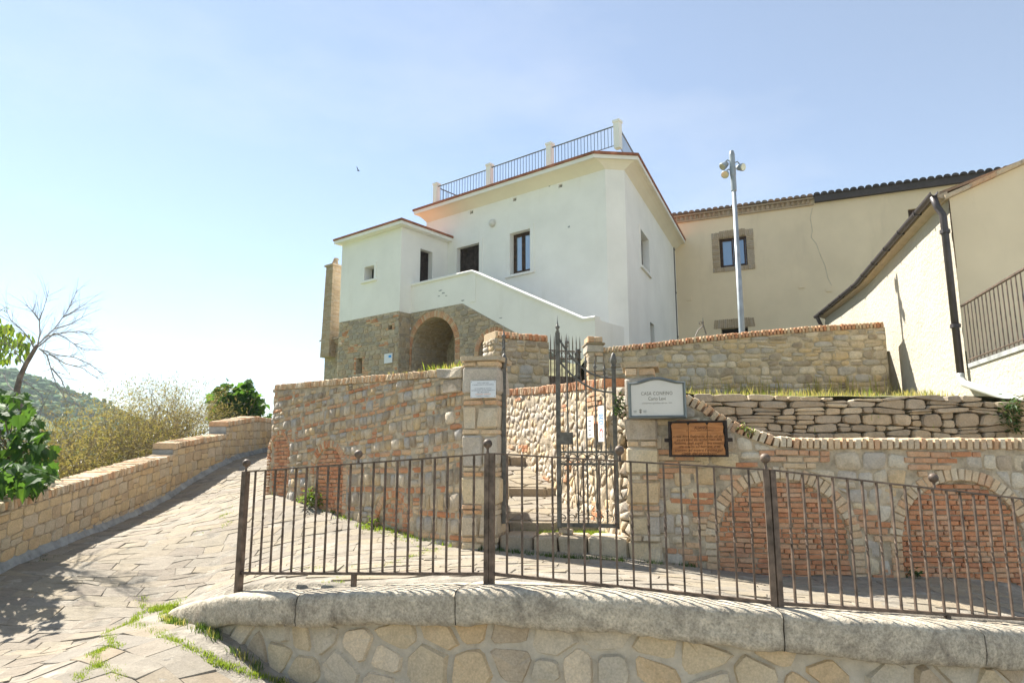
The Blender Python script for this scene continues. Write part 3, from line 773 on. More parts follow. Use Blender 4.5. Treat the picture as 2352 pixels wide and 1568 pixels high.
def left_wall():
    R = random.Random(31)
    t = thing("stone_wall", "grey rubble wall laced with brick bands and blocked brick arches, left of the gate", "wall", (-2, 8.7, -.8))
    L = FL.L; zb = lambda s: ZL(*FL(s, 0).xy) - .1
    zt = lambda s: interp(s, [0, L*.5, L-.42, L], [1.045, 1.0, .955, .955]); zc = lambda s: zt(s) - .085
    A1 = arch_px(FL, 718, 786, 1027, 1150, .10, True); A2 = arch_px(FL, 868, 942, 1142, 1205, .085, True)
    A0 = Arch(FL.s_at(640)[0], FL.s_at(640, 1040)[1], .26, .06, FL.s_at(640, 1125)[1]-.05, True)
    for a in (A1, A2, A0): a.foot = zb(a.s) + .04
    arches = (A0, A1, A2)
    rec = lambda s, z: max([.042*sm(.012, -.012, a.dist(s, z)) for a in arches if z > a.foot-.1] + [0])
    core("mortar_core", FL, zb, zc, .42, MAT["mortar_warm"], t, 0, L, .05, .010, rec, front=.008, seed=8)
    hp = [.115, .050]
    row = courses_banded(FL, 0, L, zb, zc, hp, ((.06, .15), (.11, .24)), R, .085, arches)
    emit(t, "stone", row[0], MAT["rubble"], 290)
    bricks = row[1]
    for a in arches: bricks += a.ring(FL, .047, .12, .012, R)
    emit(t, "brick", bricks, MAT["brick"], 200)
    inf = []
    for a in arches: inf += a.infill(FL, .15 if a is not A2 else .10, .052, -.015 if a is not A2 else -.03, R, .02)
    emit(t, "infill_brick", inf, MAT["red_brick"], 200)
    cp = coping(FL, 0, L-.42, zt, .085, .03, .42, .034, R)
    emit(t, "coping_tile", cp, MAT["pale_brick"], 120)
    blocks = [brick(FL.mat(L-.30, zt(L)-.055, -.14, .10), .26, .10, .38, R), brick(FL.mat(L-.10, zt(L)-.06, -.14, .03), .17, .13, .38, R), brick(FL.mat(L-.17, zt(L)-.20, -.12, .0), .30, .15, .34, R)]
    emit(t, "top_block", blocks, MAT["rubble"], 10)
    # return along the path
    F2 = Frame([(-3.1, 15.0), PW0]); zb2 = lambda s: ZL(*F2(s, 0).xy) - .1; zt2 = lambda s: 1.0 + .25*(1 - s/F2.L)
    core("return_wall", F2, zb2, zt2, .4, MAT["mortar_warm"], t, 0, F2.L, .12, .02, seed=9)
    st = courses(F2, 0, F2.L, zb2, zt2, (.11, .19), (.14, .3), .015, .03, R)
    emit(t, "return_stone", st, MAT["rubble"], 60)
def courses_banded(fr, s0, s1, zb, zt, hp, wp, R, tilt, arches):
    """stone rows alternating with single brick bands"""
    st = []; br = []; zlo = zb(s0) - .5; zhi = max(zt(s0), zt(s1)) + .6; z = zlo; k = 0
    def bd(zz, s): return zz + tilt*(s-s0)*sm(-.9, .2, zz) + .03*N3(s*1.1, zz*3, 1.)
    while z < zhi:
        h = hp[k % 2]*(R.uniform(.8, 1.25) if k % 2 == 0 else R.uniform(.9, 1.1)); s = s0 - R.uniform(0, .1)
        while s < s1:
            w = R.uniform(*wp[k % 2]); a, b = max(s, s0), min(s+w, s1); s += w
            if b-a < .04: continue
            c = ((a, bd(z, a)), (b, bd(z, b)), (b, bd(z+h, b)), (a, bd(z+h, a)))
            if k % 2 == 0:
                if R.random() < .06:
                    m = [((c[0][0], c[0][1]+h*j/3), (c[1][0], c[1][1]+h*j/3), (c[1][0], c[1][1]+h*(j+1)/3), (c[0][0], c[0][1]+h*(j+1)/3)) for j in range(3)]
                    for q in m: br += _fit(fr, q, zb, zt, .012, .014, R, arches, -.03, .12, .03, None, .1)
                elif R.random() < .12:
                    e = R.uniform(.4, .6); mid0 = (c[0][0], lerp(c[0][1], c[3][1], e)); mid1 = (c[1][0], lerp(c[1][1], c[2][1], e))
                    st += _fit(fr, (c[0], c[1], mid1, mid0), zb, zt, .012, .022, R, arches, -.03, .17, .11, None, .3)
                    st += _fit(fr, (mid0, mid1, c[2], c[3]), zb, zt, .012, .022, R, arches, -.03, .17, .11, None, .3)
                else: st += _fit(fr, c, zb, zt, .013, .024, R, arches, -.03, .17, .11, None, .3)
            else:
                if N3(s*.9, z*2.2, 5) > .42: st += _fit(fr, c, zb, zt, .013, .022, R, arches, -.03, .17, .11, None, .3)
                else: br += _fit(fr, c, zb, zt, .012, .014, R, arches, -.03, .12, .03, None, .1)
        z += h; k += 1
    return st, br
left_wall()
# ------------------------------------------------------------------ gate pillars
def pillar(label, fr, s0, s1, dep, thick, z0, ztop, rows, R, name="gate_pillar"):
    t = thing(name, label, "pillar", fr((s0+s1)/2, z0, dep-thick/2))
    w = s1-s0; c = (s0+s1)/2
    mb = MB(); M3 = fr.mat(c, 0).to_3x3(); mb.box(fr(c, (z0+ztop)/2, dep-thick/2), w-.03, thick-.03, ztop-z0-.06, M3); mb.build("mortar_core", MAT["mortar_warm"], t)
    z = ztop; cap = []; br = []; st = []
    for kind, h in rows:
        if z - h < z0 - .3: break
        zc = z - h/2
        if kind == 'c': cap.append(brick(fr.mat(c, zc, dep - thick/2, 0), w+.06, h, thick+.07, R))
        elif kind == 'b':
            m = R.uniform(.35, .62) if w < .6 else .5
            for a, b in ((0, m), (m, 1)): br.append(brick(fr.mat(s0+w*(a+b)/2, zc, dep-thick/2+R.uniform(-.006, .006), R.uniform(-.01, .01)), w*(b-a)-.012, h*.84, thick+.01, R))
        elif kind == '1': st.append(brick(fr.mat(c+R.uniform(-.005, .005), zc, dep-thick/2+R.uniform(-.008, .012), R.uniform(-.01, .01)), w+R.uniform(-.005, .02), h-.014, thick+.02, R))
        else:
            m = R.uniform(.36, .64)
            for a, b in ((0, m), (m, 1)): st.append(brick(fr.mat(s0+w*(a+b)/2, zc+R.uniform(-.004, .004), dep-thick/2+R.uniform(-.01, .015), R.uniform(-.02, .02)), w*(b-a)-.014, h-.014, thick+.02, R))
        z -= h
    emit(t, "cap_slab", cap, MAT["field_stone"], 4); emit(t, "brick", br, MAT["pale_brick"], 60); emit(t, "stone_block", st, MAT["pale_rubble"], 60); return t
FG = Frame([(-.52, 7.26), (1.5, 6.80)])             # line through both pillars' faces
gl0, gl1 = FG.s_at(1064)[0], FG.s_at(1147)[0]; gr0, gr1 = FG.s_at(1440)[0], FG.s_at(1512)[0]
zlt = FG.s_at(1105, 820)[1]; zrt = FG.s_at(1470, 833)[1]
rowsL = [('c', .05), ('b', .055), ('1', .30), ('b', .055), ('b', .055), ('2', .25), ('b', .055), ('2', .33), ('b', .05), ('b', .05), ('1', .28), ('b', .05), ('b', .05), ('2', .22), ('b', .055), ('2', .3), ('1', .3)]
rowsR = [('c', .055), ('b', .085), ('1', .30), ('b', .06), ('b', .06), ('1', .22), ('b', .06), ('1', .27), ('b', .05), ('1', .24), ('b', .05), ('b', .05), ('2', .18), ('b', .06), ('1', .2), ('b', .05), ('2', .3), ('1', .2)]
PL = pillar("left gate pillar of big blocks and brick courses carrying the small white notice", FG, gl0, gl1, .06, .46, -1.05, zlt, rowsL, random.Random(2))
PR = pillar("right gate pillar of stone blocks and brick courses behind the arched white sign", FG, gr0, gr1, .06, .50, -1.10, zrt, rowsR, random.Random(4))
# ------------------------------------------------------------------ right wall with two blocked arches
def right_wall():
    R = random.Random(41)
    t = thing("stone_wall", "mixed stone and brick wall with two big blocked red brick arches, right of the gate", "wall", (3, 6.5, -1.1))
    L = FR.L; zb = lambda s: ZL(*FR(s, 0).xy) - .1
    px = [(1500, 872), (1575, 905), (1612, 921.6), (1646, 948.5), (1696, 972), (1730, 985.5), (1780, 1002), (1898, 1005.5), (2352, 1006)]
    sz = [FR.s_at(u, v) for u, v in px]
    zt = lambda s: interp(s, [a for a, _ in sz], [b for _, b in sz]); zc = lambda s: zt(s) - .10
    A = arch_px(FR, 1651, 1958, 1100, 1300, .115); B = arch_px(FR, 2079, 2362, 1103, 1320, .115)
    for a in (A, B): a.foot = zb(a.s) + .02
    arches = (A, B); rec = lambda s, z: max([.045*sm(.012, -.012, a.dist(s, z)) for a in arches] + [0])
    s0 = FR.s_at(1500)[0]
    core("mortar_core", FR, zb, zc, .40, MAT["mortar_warm"], t, s0-.1, L, .05, .010, rec, front=.006, seed=12)
    patch = lambda s, z: N3(s*1.55+4, z*3.2+1, 2) + (.10 if z > -.12 else 0) + (.32 if z < -.82 else 0) > .12
    st = courses(FR, s0-.05, L, zb, zc, (.11, .19), (.11, .27), .016, .017, R, tilt=-.01, arches=arches, split=.25, r=.15, jit=.10, wob=.2, skip=patch, dome=.2)
    emit(t, "stone", st, MAT["pale_rubble"], 240)
    br = bricks_patch(FR, s0-.05, L, zb, zc, patch, .21, .058, .024, R, -.01, arches)
    emit(t, "brick", br, MAT["brick"], 240)
    ring = A.ring(FR, .062, .14, .020, R) + B.ring(FR, .062, .14, .020, R); emit(t, "arch_brick", ring, MAT["pale_brick"], 120)
    inf = A.infill(FR, .17, .046, -.018, R) + B.infill(FR, .17, .046, -.015, R); emit(t, "infill_brick", inf, MAT["red_brick"], 290)
    cp = coping(FR, s0+.02, L, zt, .105, .035, .30, .060, R, .06); emit(t, "coping_brick", cp, MAT["pale_brick"], 110)
right_wall()
# ------------------------------------------------------------------ sunlit wall beside the steps
ZIc = lambda s: interp(s, [0, FI.L], [1.10, .83])
def inner_wall():
    R = random.Random(51)
    t = thing("stone_wall", "sunlit pebble rubble wall with brick coping beside the steps inside the gate", "wall", FI(FI.L/2, -.5))
    zb = lambda s: -.95; zc = lambda s: ZIc(s) - .105
    core("mortar_core", FI, zb, zc, .35, MAT["mortar_warm"], t, 0, FI.L, .06, .012, front=.013, seed=15)
    patch = lambda s, z: N3(s*2.2+9, z*4+2, 6) > .36
    st = []
    for p in voronoi(0, FI.L, -1., 1.2, .135, .105, R, .95): st += _fit(FI, p, zb, zc, R.uniform(.006, .026), .019, R, (), -.03, .13, .13, patch, .2)
    emit(t, "stone", st, MAT["pale_rubble"], 260)
    emit(t, "brick", bricks_patch(FI, 0, FI.L, zb, zc, patch, .19, .055, .026, R), MAT["brick"], 120)
    emit(t, "coping_brick", coping(FI, 0, FI.L-.25, ZIc, .11, .03, .33, .045, R), MAT["brick"], 110)
inner_wall()
# ------------------------------------------------------------------ steps inside the gate
def steps():
    R = random.Random(61)
    t = thing("entrance_steps", "broad sloping stone steps climbing behind the open side of the gate", "steps", (.3, 8.5, -.8))
    a, b = FG.s_at(1147)[0], FG.s_at(1441)[0]
    cuts = [a, lerp(a, b, .27), lerp(a, b, .46), lerp(a, b, .68), b]
    z1 = FG.s_at(1250, 1231)[1]
    for i in range(4):
        w = cuts[i+1]-cuts[i]; p = brick(FG.mat((cuts[i]+cuts[i+1])/2, z1 - .11 + R.uniform(-.012, .006), -.20 + R.uniform(-.02, .02), R.uniform(-.02, .02)), w-.012, .24, .45, R)
        emit(t, "threshold_stone", [p], MAT["field_stone"], 1)
    def xr(y): return interp(y, [7.28, 8.0, 9.1, 10.2, 11.4], [1.05, .86, .57, .2, -.32]) + .05
    def xl(y): return interp(y, [7.3, 9.1, 10.2, 11.4, 14], [-.42, -.9, -1.5, -2.2, -3])
    def tread(y0, y1, za, zb_, nm):
        f = lambda x, y: lerp(za, zb_, (y-y0)/(y1-y0)) + .01*N3(x*3, y*3)
        mb = MB(); n = 8
        for i in range(n):
            ya, yb = lerp(y0, y1, i/n), lerp(y0, y1, (i+1)/n)
            mb.add([(xl(ya), ya, f(xl(ya), ya)-.01), (xr(ya), ya, f(xr(ya), ya)-.01), (xr(yb), yb, f(xr(yb), yb)-.01), (xl(yb), yb, f(xl(yb), yb)-.01)], [(0, 1, 2, 3)])
        mb.build("tread_bed", MAT["ground"], t)
        sl = []
        for p in voronoi(-2.5, 1.2, y0, y1, .36, .24, R, .7):
            q = [(min(max(x, xl(y)), xr(y)), min(max(y, y0), y1)) for x, y in p]
            if area(q) > .35*area(p): sl.append(slab(shrink(q, .008), f, R, up=.012))
        emit(t, "tread_stone", sl, MAT["paving"], 40, smooth=False)
    tread(7.35, 7.75, z1-.06, z1-.06, 0); tread(7.72, 9.1, -.70, -.50, 1); tread(9.1, 10.2, -.395, -.12, 2); tread(10.2, 12.5, 0., .5, 3); tread(12.4, 14, .55, 1.0, 4)
    for y, za, zb_ in ((7.72, -.84, -.695), (9.1, -.53, -.39), (10.2, -.15, .005), (12.4, .45, .56)):
        x = xl(y) + .02
        while x < xr(y) - .05:
            w = min(R.uniform(.35, .6), xr(y)-x)
            m = Matrix.Translation((x+w/2, y+.09, (za+zb_)/2 + R.uniform(-.006, .006))) @ Matrix.Rotation(R.uniform(-.03, .03), 4, 'Z')
            emit(t, "riser_stone", [brick(m, w-.01, zb_-za, .24, R)], MAT["field_stone"], 1); x += w
steps()
# ------------------------------------------------------------------ upper walls by the house terrace
FS = Frame([at(1136, 759, 11.8).xy, at(1260.5, 771, 12.3).xy])
F2W = Frame(dense([at(1384, 797, 12.75).xy, at(1605, 773, 12.55).xy, at(1830, 750, 12.35).xy, at(2031, 738, 12.15).xy], 12))
def upper_walls():
    R = random.Random(71)
    t = thing("stone_wall", "short stub of rubble wall with brick coping left of the upper gate", "wall", FS(FS.L/2, 1.0))
    zt = lambda s: 2.19; zb = lambda s: .75; zc = lambda s: 2.19-.125
    core("mortar_core", FS, zb, zc, .45, MAT["mortar_warm"], t, 0, FS.L, .07, .012, seed=17)
    st = courses(FS, 0, FS.L, zb, zc, (.10, .17), (.13, .30), .018, .014, R, split=.2, r=.2, jit=.08, wob=.15, dome=.2); emit(t, "stone", st, MAT["rubble"], 120)
    emit(t, "coping_brick", coping(FS, 0, FS.L, zt, .125, .03, .46, .066, R), MAT["brick"], 40)
    FE = Frame([FS(0, 0, -.45).xy, FS(0, 0, 0).xy])
    st = courses(FE, 0, FE.L, zb, zc, (.07, .12), (.12, .25), .016, .025, R, split=.2, r=.2); emit(t, "end_stone", st, MAT["pale_rubble"], 60)
    # pillar right of the upper gate
    FP = Frame([at(1349, 776, 12.6).xy, at(1385, 776, 12.62).xy])
    pillar("small brick capped stone pillar right of the upper iron gate", FP, 0, FP.L, .0, .42, .9, 2.24, [('b', .13), ('c', .03), ('1', .16), ('b', .06), ('2', .14), ('2', .15), ('b', .06), ('2', .15), ('2', .15), ('2', .15), ('1', .2)], R)
    # long wall
    t = thing("stone_wall", "long upper terrace wall of tan rubble with brick coping, behind the dry stone bank", "wall", F2W(F2W.L/2, 1.1))
    px = [(1385, 797.6), (1500, 786), (1605, 773), (1700, 763), (1830, 751), (2030, 738)]; sz = [F2W.s_at(u, v) for u, v in px]
    zt = lambda s: interp(s, [a for a, _ in sz], [b for _, b in sz]); zc = lambda s: zt(s) - .105; zb = lambda s: .85
    core("mortar_core", F2W, zb, zc, .42, MAT["mortar_warm"], t, 0, F2W.L, .08, .012, seed=19)
    st = courses(F2W, 0, F2W.L, zb, zc, (.08, .17), (.12, .34), .018, .011, R, tilt=.0, split=.25, r=.22, jit=.09, wob=.25, dome=.2); emit(t, "stone", st, MAT["rubble"], 290)
    emit(t, "coping_brick", coping(F2W, 0, F2W.L, zt, .11, .03, .44, .062, R), MAT["brick"], 110)
    FE = Frame([F2W(F2W.L, 0, 0).xy, F2W(F2W.L, 0, -.42).xy])
upper_walls()
# ------------------------------------------------------------------ dry stone bank
FD = Frame(dense([at(1590, 915, 7.35).xy, at(1800, 950, 7.2).xy, at(2100, 950, 7.1).xy, at(2300, 950, 7.0).xy, at(2420, 950, 6.85).xy], 14))
def dry_wall():
    R = random.Random(81)
    t = thing("dry_stone_wall", "bank of big flat field stones stacked dry above the brick coping", "wall", FD(2, .1))
    px = [(1590, 902), (1650, 905), (1720, 903), (1800, 908), (1890, 912), (2000, 917), (2080, 908), (2200, 905), (2310, 920), (2420, 930)]; sz = [FD.s_at(u, v) for u, v in px]
    zt = lambda s: interp(s, [a for a, _ in sz], [b for _, b in sz]); zb = lambda s: .05
    core("earth_core", FD, zb, lambda s: zt(s)-.05, .3, MAT["ground"], t, 0, FD.L, .08, .02, front=-.045, seed=23)
    st = courses(FD, 0, FD.L, zb, zt, (.05, .115), (.10, .38), .008, .042, R, tilt=-.008, split=.22, base=-.12, r=.17, jit=.11, wob=.4, dome=.3)
    emit(t, "stone", st, MAT["field_stone"], 290, smooth=False)
dry_wall()
# ------------------------------------------------------------------ white house on the terrace
H0 = Vector((2.6, 18.0)); HD = Vector((-.78, .626)).normalized(); HN = Vector((HD.y, -HD.x)); 
if HN.y < 0: HN = -HN                                                     # into the house
def hp(s, w=0.): return H0 + HD*s - HN*w                                  # s to the left from the corner, w out towards the viewer
ZT = 2.2                                                                 # terrace level at the house
SL, ZROOF = 7.1, 8.34
FH = Frame([hp(SL), hp(0)])                                              # facade
def holed(mb, fr, s0, s1, z0, z1, holes, rev=.22, dep=0., mi=0, ztop=None):
    """wall sheet with real openings and their reveals; holes (sa, sb, za, zb)"""
    S = sorted({s0, s1, *[h[0] for h in holes], *[h[1] for h in holes]}); Z = sorted({z0, z1, *[h[2] for h in holes], *[h[3] for h in holes]})
    for a, b in zip(S, S[1:]):
        for c, d in zip(Z, Z[1:]):
            if any(h[0] <= (a+b)/2 <= h[1] and h[2] <= (c+d)/2 <= h[3] for h in holes): continue
            mb.add([fr(a, c, dep), fr(b, c, dep), fr(b, d, dep), fr(a, d, dep)], [(0, 1, 2, 3)], mi)
    for (a, b, c, d) in holes:
        o = [fr(a, c, dep), fr(b, c, dep), fr(b, d, dep), fr(a, d, dep)]; i = [fr(a, c, dep-rev), fr(b, c, dep-rev), fr(b, d, dep-rev), fr(a, d, dep-rev)]
        for k in range(4): mb.add([o[k], o[(k+1) % 4], i[(k+1) % 4], i[k]], [(3, 2, 1, 0)], mi)
def rect_px(fr, ul, ur, vt, vb):
    """opening from its picture edges (vt, vb taken at the middle column)"""
    um = (ul+ur)/2; return fr.s_at(ul, (vt+vb)/2)[0], fr.s_at(ur, (vt+vb)/2)[0], fr.s_at(um, vb)[1], fr.s_at(um, vt)[1]
def wbox(mb, fr, a, b, c, d, d0, d1, mi=0):
    """box on a wall between s a..b, z c..d, depth d0..d1"""
    s = (a+b)/2; mb.box(fr(s, (c+d)/2, (d0+d1)/2), b-a, d1-d0, d-c, fr.mat(s, 0).to_3x3(), mi)
def window(parent, fr, h, dep, mat_frame, mat_glass, leaves=2, fw=.06, name="window"):
    a, b, c, d = h; mb = MB()
    wbox(mb, fr, a+.002, a+fw, c+.002, d-.002, dep-.05, dep); wbox(mb, fr, b-fw, b-.002, c+.002, d-.002, dep-.05, dep)
    wbox(mb, fr, a+fw, b-fw, c+.002, c+fw, dep-.05, dep); wbox(mb, fr, a+fw, b-fw, d-fw, d-.002, dep-.05, dep)
    w = mb.build("window_frame", mat_frame, parent); n = leaves; ia, ib = a+fw, b-fw
    for k in range(n):
        x0, x1 = lerp(ia, ib, k/n)+.004, lerp(ia, ib, (k+1)/n)-.004; lf = .055; s = MB()
        wbox(s, fr, x0, x0+lf, c+fw+.004, d-fw-.004, dep-.035, dep+.015); wbox(s, fr, x1-lf, x1, c+fw+.004, d-fw-.004, dep-.035, dep+.015)
        wbox(s, fr, x0+lf, x1-lf, c+fw+.004, c+fw+lf, dep-.035, dep+.015); wbox(s, fr, x0+lf, x1-lf, d-fw-lf, d-fw-.004, dep-.035, dep+.015)
        o = s.build("sash", mat_frame, w)
        g = MB(); wbox(g, fr, x0+lf-.003, x1-lf+.003, c+fw+lf-.003, d-fw-lf+.003, dep-.018, dep-.008); g.build("pane", mat_glass, w)
    return w
def white_house():
    R = random.Random(91)
    t = thing("white_house", "white house with railed flat roof, outside stairs and arched stone base", "house", (*hp(3), ZT))
    facade = FH; L = SL
    hd = rect_px(FH, 1050, 1101, 562, 618); hw = rect_px(FH, 1173, 1217, 531, 626)
    zl = 5.29 - .95                                                       # landing level
    hd = (hd[0], hd[1], zl, hd[3]-.03); hw = (hw[0]-.02, hw[1]+.02, hw[2], hw[3])
    P1 = hp(0) + Vector((.55, .08)); RD = Vector((.39, .92)).normalized(); P2 = P1 + RD*8.2
    FRt = Frame([P1, P2]); FCh = Frame([hp(0), P1])
    hr = (FRt.s_at(1487)[0], FRt.s_at(1506)[0], FRt.s_at(1492, 632)[1], FRt.s_at(1492, 553)[1]-.05)
    hr2 = (FRt.s_at(1494, 760)[0], FRt.s_at(1503, 760)[0], ZT, FRt.s_at(1497, 742)[1])
    mb = MB(); zs = 8.02
    vents = []
    for u, v in ((1083, 477), (1182, 446), (1287, 414)):
        s, z = FH.s_at(u, v); z = min(z, 7.82); vents.append((s-.07, s+.07, z-.05, z+.05))
    holed(mb, FH, 0, L, ZT-.5, zs, [hd, hw] + vents, .24)
    holed(mb, FCh, 0, FCh.L, ZT-.5, zs, [], .2)
    holed(mb, FRt, 0, FRt.L, ZT-.5, zs, [hr, hr2], .24)
    B1 = hp(L); B2 = B1 + HN*7.5
    mb.add([(*B2, ZT-.5), (*B1, ZT-.5), (*B1, zs), (*B2, zs)], [(0, 1, 2, 3)]); mb.add([(*P2, ZT-.5), (*B2, ZT-.5), (*B2, zs), (*P2, zs)], [(0, 1, 2, 3)])
    wall = mb.build("wall", MAT["white"], t)
    # flat black panels close the openings, interior darkness put into their colour
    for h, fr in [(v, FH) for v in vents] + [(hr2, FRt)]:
        k = MB(); wbox(k, fr, h[0]-.02, h[1]+.02, h[2]-.02, h[3]+.02, -.28, -.235); k.build("recess_backing", MAT["black"], t)
    # raised trims round door and window
    def trim(fr, h, w, sill=True):
        m = MB(); a, b, c, d = h
        wbox(m, fr, a-w, a-.001, c-.02, d+w, .0, .022); wbox(m, fr, b+.001, b+w, c-.02, d+w, .0, .022); wbox(m, fr, a-.001, b+.001, d+.001, d+w, .0, .022)
        m.build("trim", MAT["white"], t)
        if sill:
            m = MB(); wbox(m, fr, a-w-.03, b+w+.03, c-.09, c-.022, -.02, .07); m.build("sill", MAT["white"], t)
    trim(FH, hw, .14); trim(FH, hd, .14, False); trim(FRt, hr, .10)
    window(t, FH, hw, -.17, MAT["wood"], MAT["glass"]); window(t, FRt, hr, -.2, MAT["wood"], MAT["glass"], 1)
    def door(fr, h, dep, n=5):
        d = MB(); a, b, c, e = h; wbox(d, fr, a, a+.07, c, e, dep-.05, dep+.01); wbox(d, fr, b-.07, b, c, e, dep-.05, dep+.01); wbox(d, fr, a+.07, b-.07, e-.07, e, dep-.05, dep+.01)
        o = d.build("door", MAT["darkwood"], t)
        for k in range(n):
            x = lerp(a+.07, b-.07, k/n); p = MB(); wbox(p, fr, x+.004, x+(b-a-.14)/n-.004, c, e-.07, dep-.04+R.uniform(-.004, .004), dep-.008+R.uniform(-.004, .004)); p.build("door_board", MAT["darkwood"], o)
    door(FH, hd, -.16)
    # roof slab, terracotta edge, soffit
    ov = .40
    C0 = hp(L+.22, ov); C1 = hp(.12, ov); C2 = P1 + Vector((RD.y, -RD.x))*ov - RD*.02; C3 = P2 + Vector((RD.y, -RD.x))*ov; C4 = P2 + RD*.1; C5 = B2 + HD*ov
    C6 = hp(L+.22, 0) + HN*7.4
    ring = [C0, C1, C2, C3, C6]
    inn = [hp(L-.02, .0), hp(0, .0), P1, P2, hp(L-.02, 0)+HN*7.4]
    z0, z1, z2 = 8.16, 8.27, 8.34
    m = MB(); m.prism([Vector((*p, z0)) for p in ring], [Vector((*p, z1)) for p in ring]); m.build("roof_slab", MAT["white"], t)
    cen = sum(ring, Vector((0, 0)))/5; big = [p + (p-cen).normalized()*.05 for p in ring]
    m = MB(); m.prism([Vector((*p, z1+.002)) for p in big], [Vector((*p, z2)) for p in big]); m.build("terracotta_edge", MAT["terracotta"], t)
    m = MB()      # coved soffit
    for k in range(4):
        a, b, c, d = ring[k], ring[(k+1) % 5], inn[(k+1) % 5], inn[k]
        for q in range(4):
            f0, f1 = q/4, (q+1)/4; g = lambda f: 8.02 - .10 + .235*math.sin(f*math.pi/2)
            m.add([(*lerp(d, a, f0*.93), g(f0)), (*lerp(c, b, f0*.93), g(f0)), (*lerp(c, b, f1*.93), g(f1)), (*lerp(d, a, f1*.93), g(f1))], [(0, 1, 2, 3)])
    m.build("coved_soffit", MAT["soffit"], t, smooth=False)
    # roof railing: posts and bars set back over the wall line
    fr = Frame([hp(L-.1, .12), hp(-.12, .12)]); us = [(1003, 422), (1125, 378), (1263, 330), (1418, 278)]
    ps = []
    for u, v in us:
        s, z = fr.s_at(u, v); ps.append((s, z)); m = MB(); m.box(fr(s, (z2+z)/2), .17, .17, z-z2, fr.mat(0, 0).to_3x3()); m.box(fr(s, z-.03), .21, .21, .07, fr.mat(0, 0).to_3x3())
        m.build("railing_post", MAT["white"], t)
    def rail(pa, pb, ztop, n):
        m = MB(); m.tube([(*pa, ztop), (*pb, ztop)], .022, 5); m.tube([(*pa, z2+.12), (*pb, z2+.12)], .014, 4); m.build("roof_rail", MAT["rail_blue"], t)
        for i in range(1, n):
            q = lerp(pa, pb, i/n); m = MB(); m.tube([(*q, z2+.12), (*q, ztop)], .009, 4, False); m.build("rail_bar", MAT["rail_blue"], t)
    for (a, za), (b, zb_), n in zip(ps, ps[1:], (18, 19, 19)): rail(fr(a, 0).xy + (fr(b, 0)-fr(a, 0)).xy.normalized()*.085, fr(b, 0).xy - (fr(b, 0)-fr(a, 0)).xy.normalized()*.085, min(za, zb_)-.12, n)
    q = fr(ps[3][0], 0).xy; rail(q + RD*.1, q + RD*2.6, ps[3][1]-.12, 18)
    q = fr(ps[0][0], 0).xy; rail(q + HN*.1, q + HN*3.0, ps[0][1]-.12, 14)
    # ---- stair block at the left
    sR = facade.s_at(1028, 600)[0]; A = FH(sR, 0).xy                        # where the return meets the facade
    s_, _ = on(920, 620, A, -HN); LR = s_; Bc = A - HN*LR                       # block corner
    s_, _ = on(783, 640, Bc, HD); WB = s_; Bl = Bc + HD*WB
    FB = Frame([Bl, Bc]); FBR = Frame([Bc, A])
    zbr = FB.s_at(900, 528)[1]; zst = FB.s_at(790, 733)[1]*.5 + FB.s_at(970, 703)[1]*.0 + .5*4.38
    zst = 4.36
    ho = (FB.s_at(838, 626)[0], FB.s_at(860, 626)[0], FB.s_at(848, 642)[1], FB.s_at(848, 612)[1])
    hs = rect_px(FBR, 965, 993, 575, 640); hs = (hs[0], hs[1], zl, hs[3])
    m = MB(); holed(m, FB, 0, FB.L, zst, zbr, [ho], .3); holed(m, FBR, 0, FBR.L, zst, zbr, [hs], .3)
    Bb = Bl + HN*(LR); m.add([(*Bb, zst), (*Bl, zst), (*Bl, zbr), (*Bb, zbr)], [(0, 1, 2, 3)])
    m.add([(*Bl, zst), (*Bc, zst), (*A, zst), (*Bb, zst)], [(3, 2, 1, 0)])
    m.build("block_wall", MAT["white"], t)
    k = MB(); wbox(k, FB, ho[0]-.02, ho[1]+.02, ho[2]-.02, ho[3]+.02, -.33, -.295); k.build("recess_backing", MAT["black"], t)  # black panel painted as the darkness inside this opening
    trim(FB, ho, .10); door(FBR, hs, -.2, 4)
    m = MB(); c = FBR(hs[0]+.22, hs[2]+.95, -.17); n3 = FBR.axes(0)[1]; m.lathe(c, [(.17, 0), (.16, .02)], 14, Matrix(((FBR.axes(0)[0].x, 0, n3.x), (FBR.axes(0)[0].y, 0, n3.y), (0, 1, 0)))); m.build("round_door_sign", MAT["sign_white"], t)
    ro = .22; rr = [Bl + HD*.25 - HN*ro, Bc - HD*ro - HN*ro, A - HD*ro, A + HD*.0, Bb + HD*.25]
    rr = [Bl + HD*.16 - HN*ro, Bc - HD*ro - HN*ro, A - HD*ro, Bb + HD*.16]
    za = zbr + .01
    m = MB(); m.prism([Vector((*p, za)) for p in rr], [Vector((*p, za+.10)) for p in rr]); m.build("block_roof_slab", MAT["white"], t)
    cen = sum(rr, Vector((0, 0)))/4; rb = [p + (p-cen).normalized()*.045 for p in rr]
    m = MB(); m.prism([Vector((*p, za+.102)) for p in rb], [Vector((*p, za+.165)) for p in rb]); m.build("block_terracotta_edge", MAT["terracotta"], t)
    # ---- landing and stair parapet
    s_, _ = on(945, 660, Bc, HN); Q0 = Bc + HN*s_                            # parapet starts on the return
    FP = Frame([Q0, Q0 - HD*9]); sc = FP.s_at(1085, 640)[0]; se = FP.s_at(1341, 745)[0]; sn = FP.s_at(1368, 745)[0]
    ztop = 5.29; zend = FP.s_at(1341, 729)[1]; zf = ZT - .3
    sb = FP.s_at(1062, 697)[0]
    def top(s): return ztop if s <= sc else lerp(ztop, zend, min(1, (s-sc)/(se-sc)))
    slope_b = (FP.s_at(1165, 755)[1] - zl)/(FP.s_at(1165, 755)[0] - sb)
    def bot(s): return zl+.02 if s <= sb else max(zf, zl + .02 + slope_b*(s-sb))
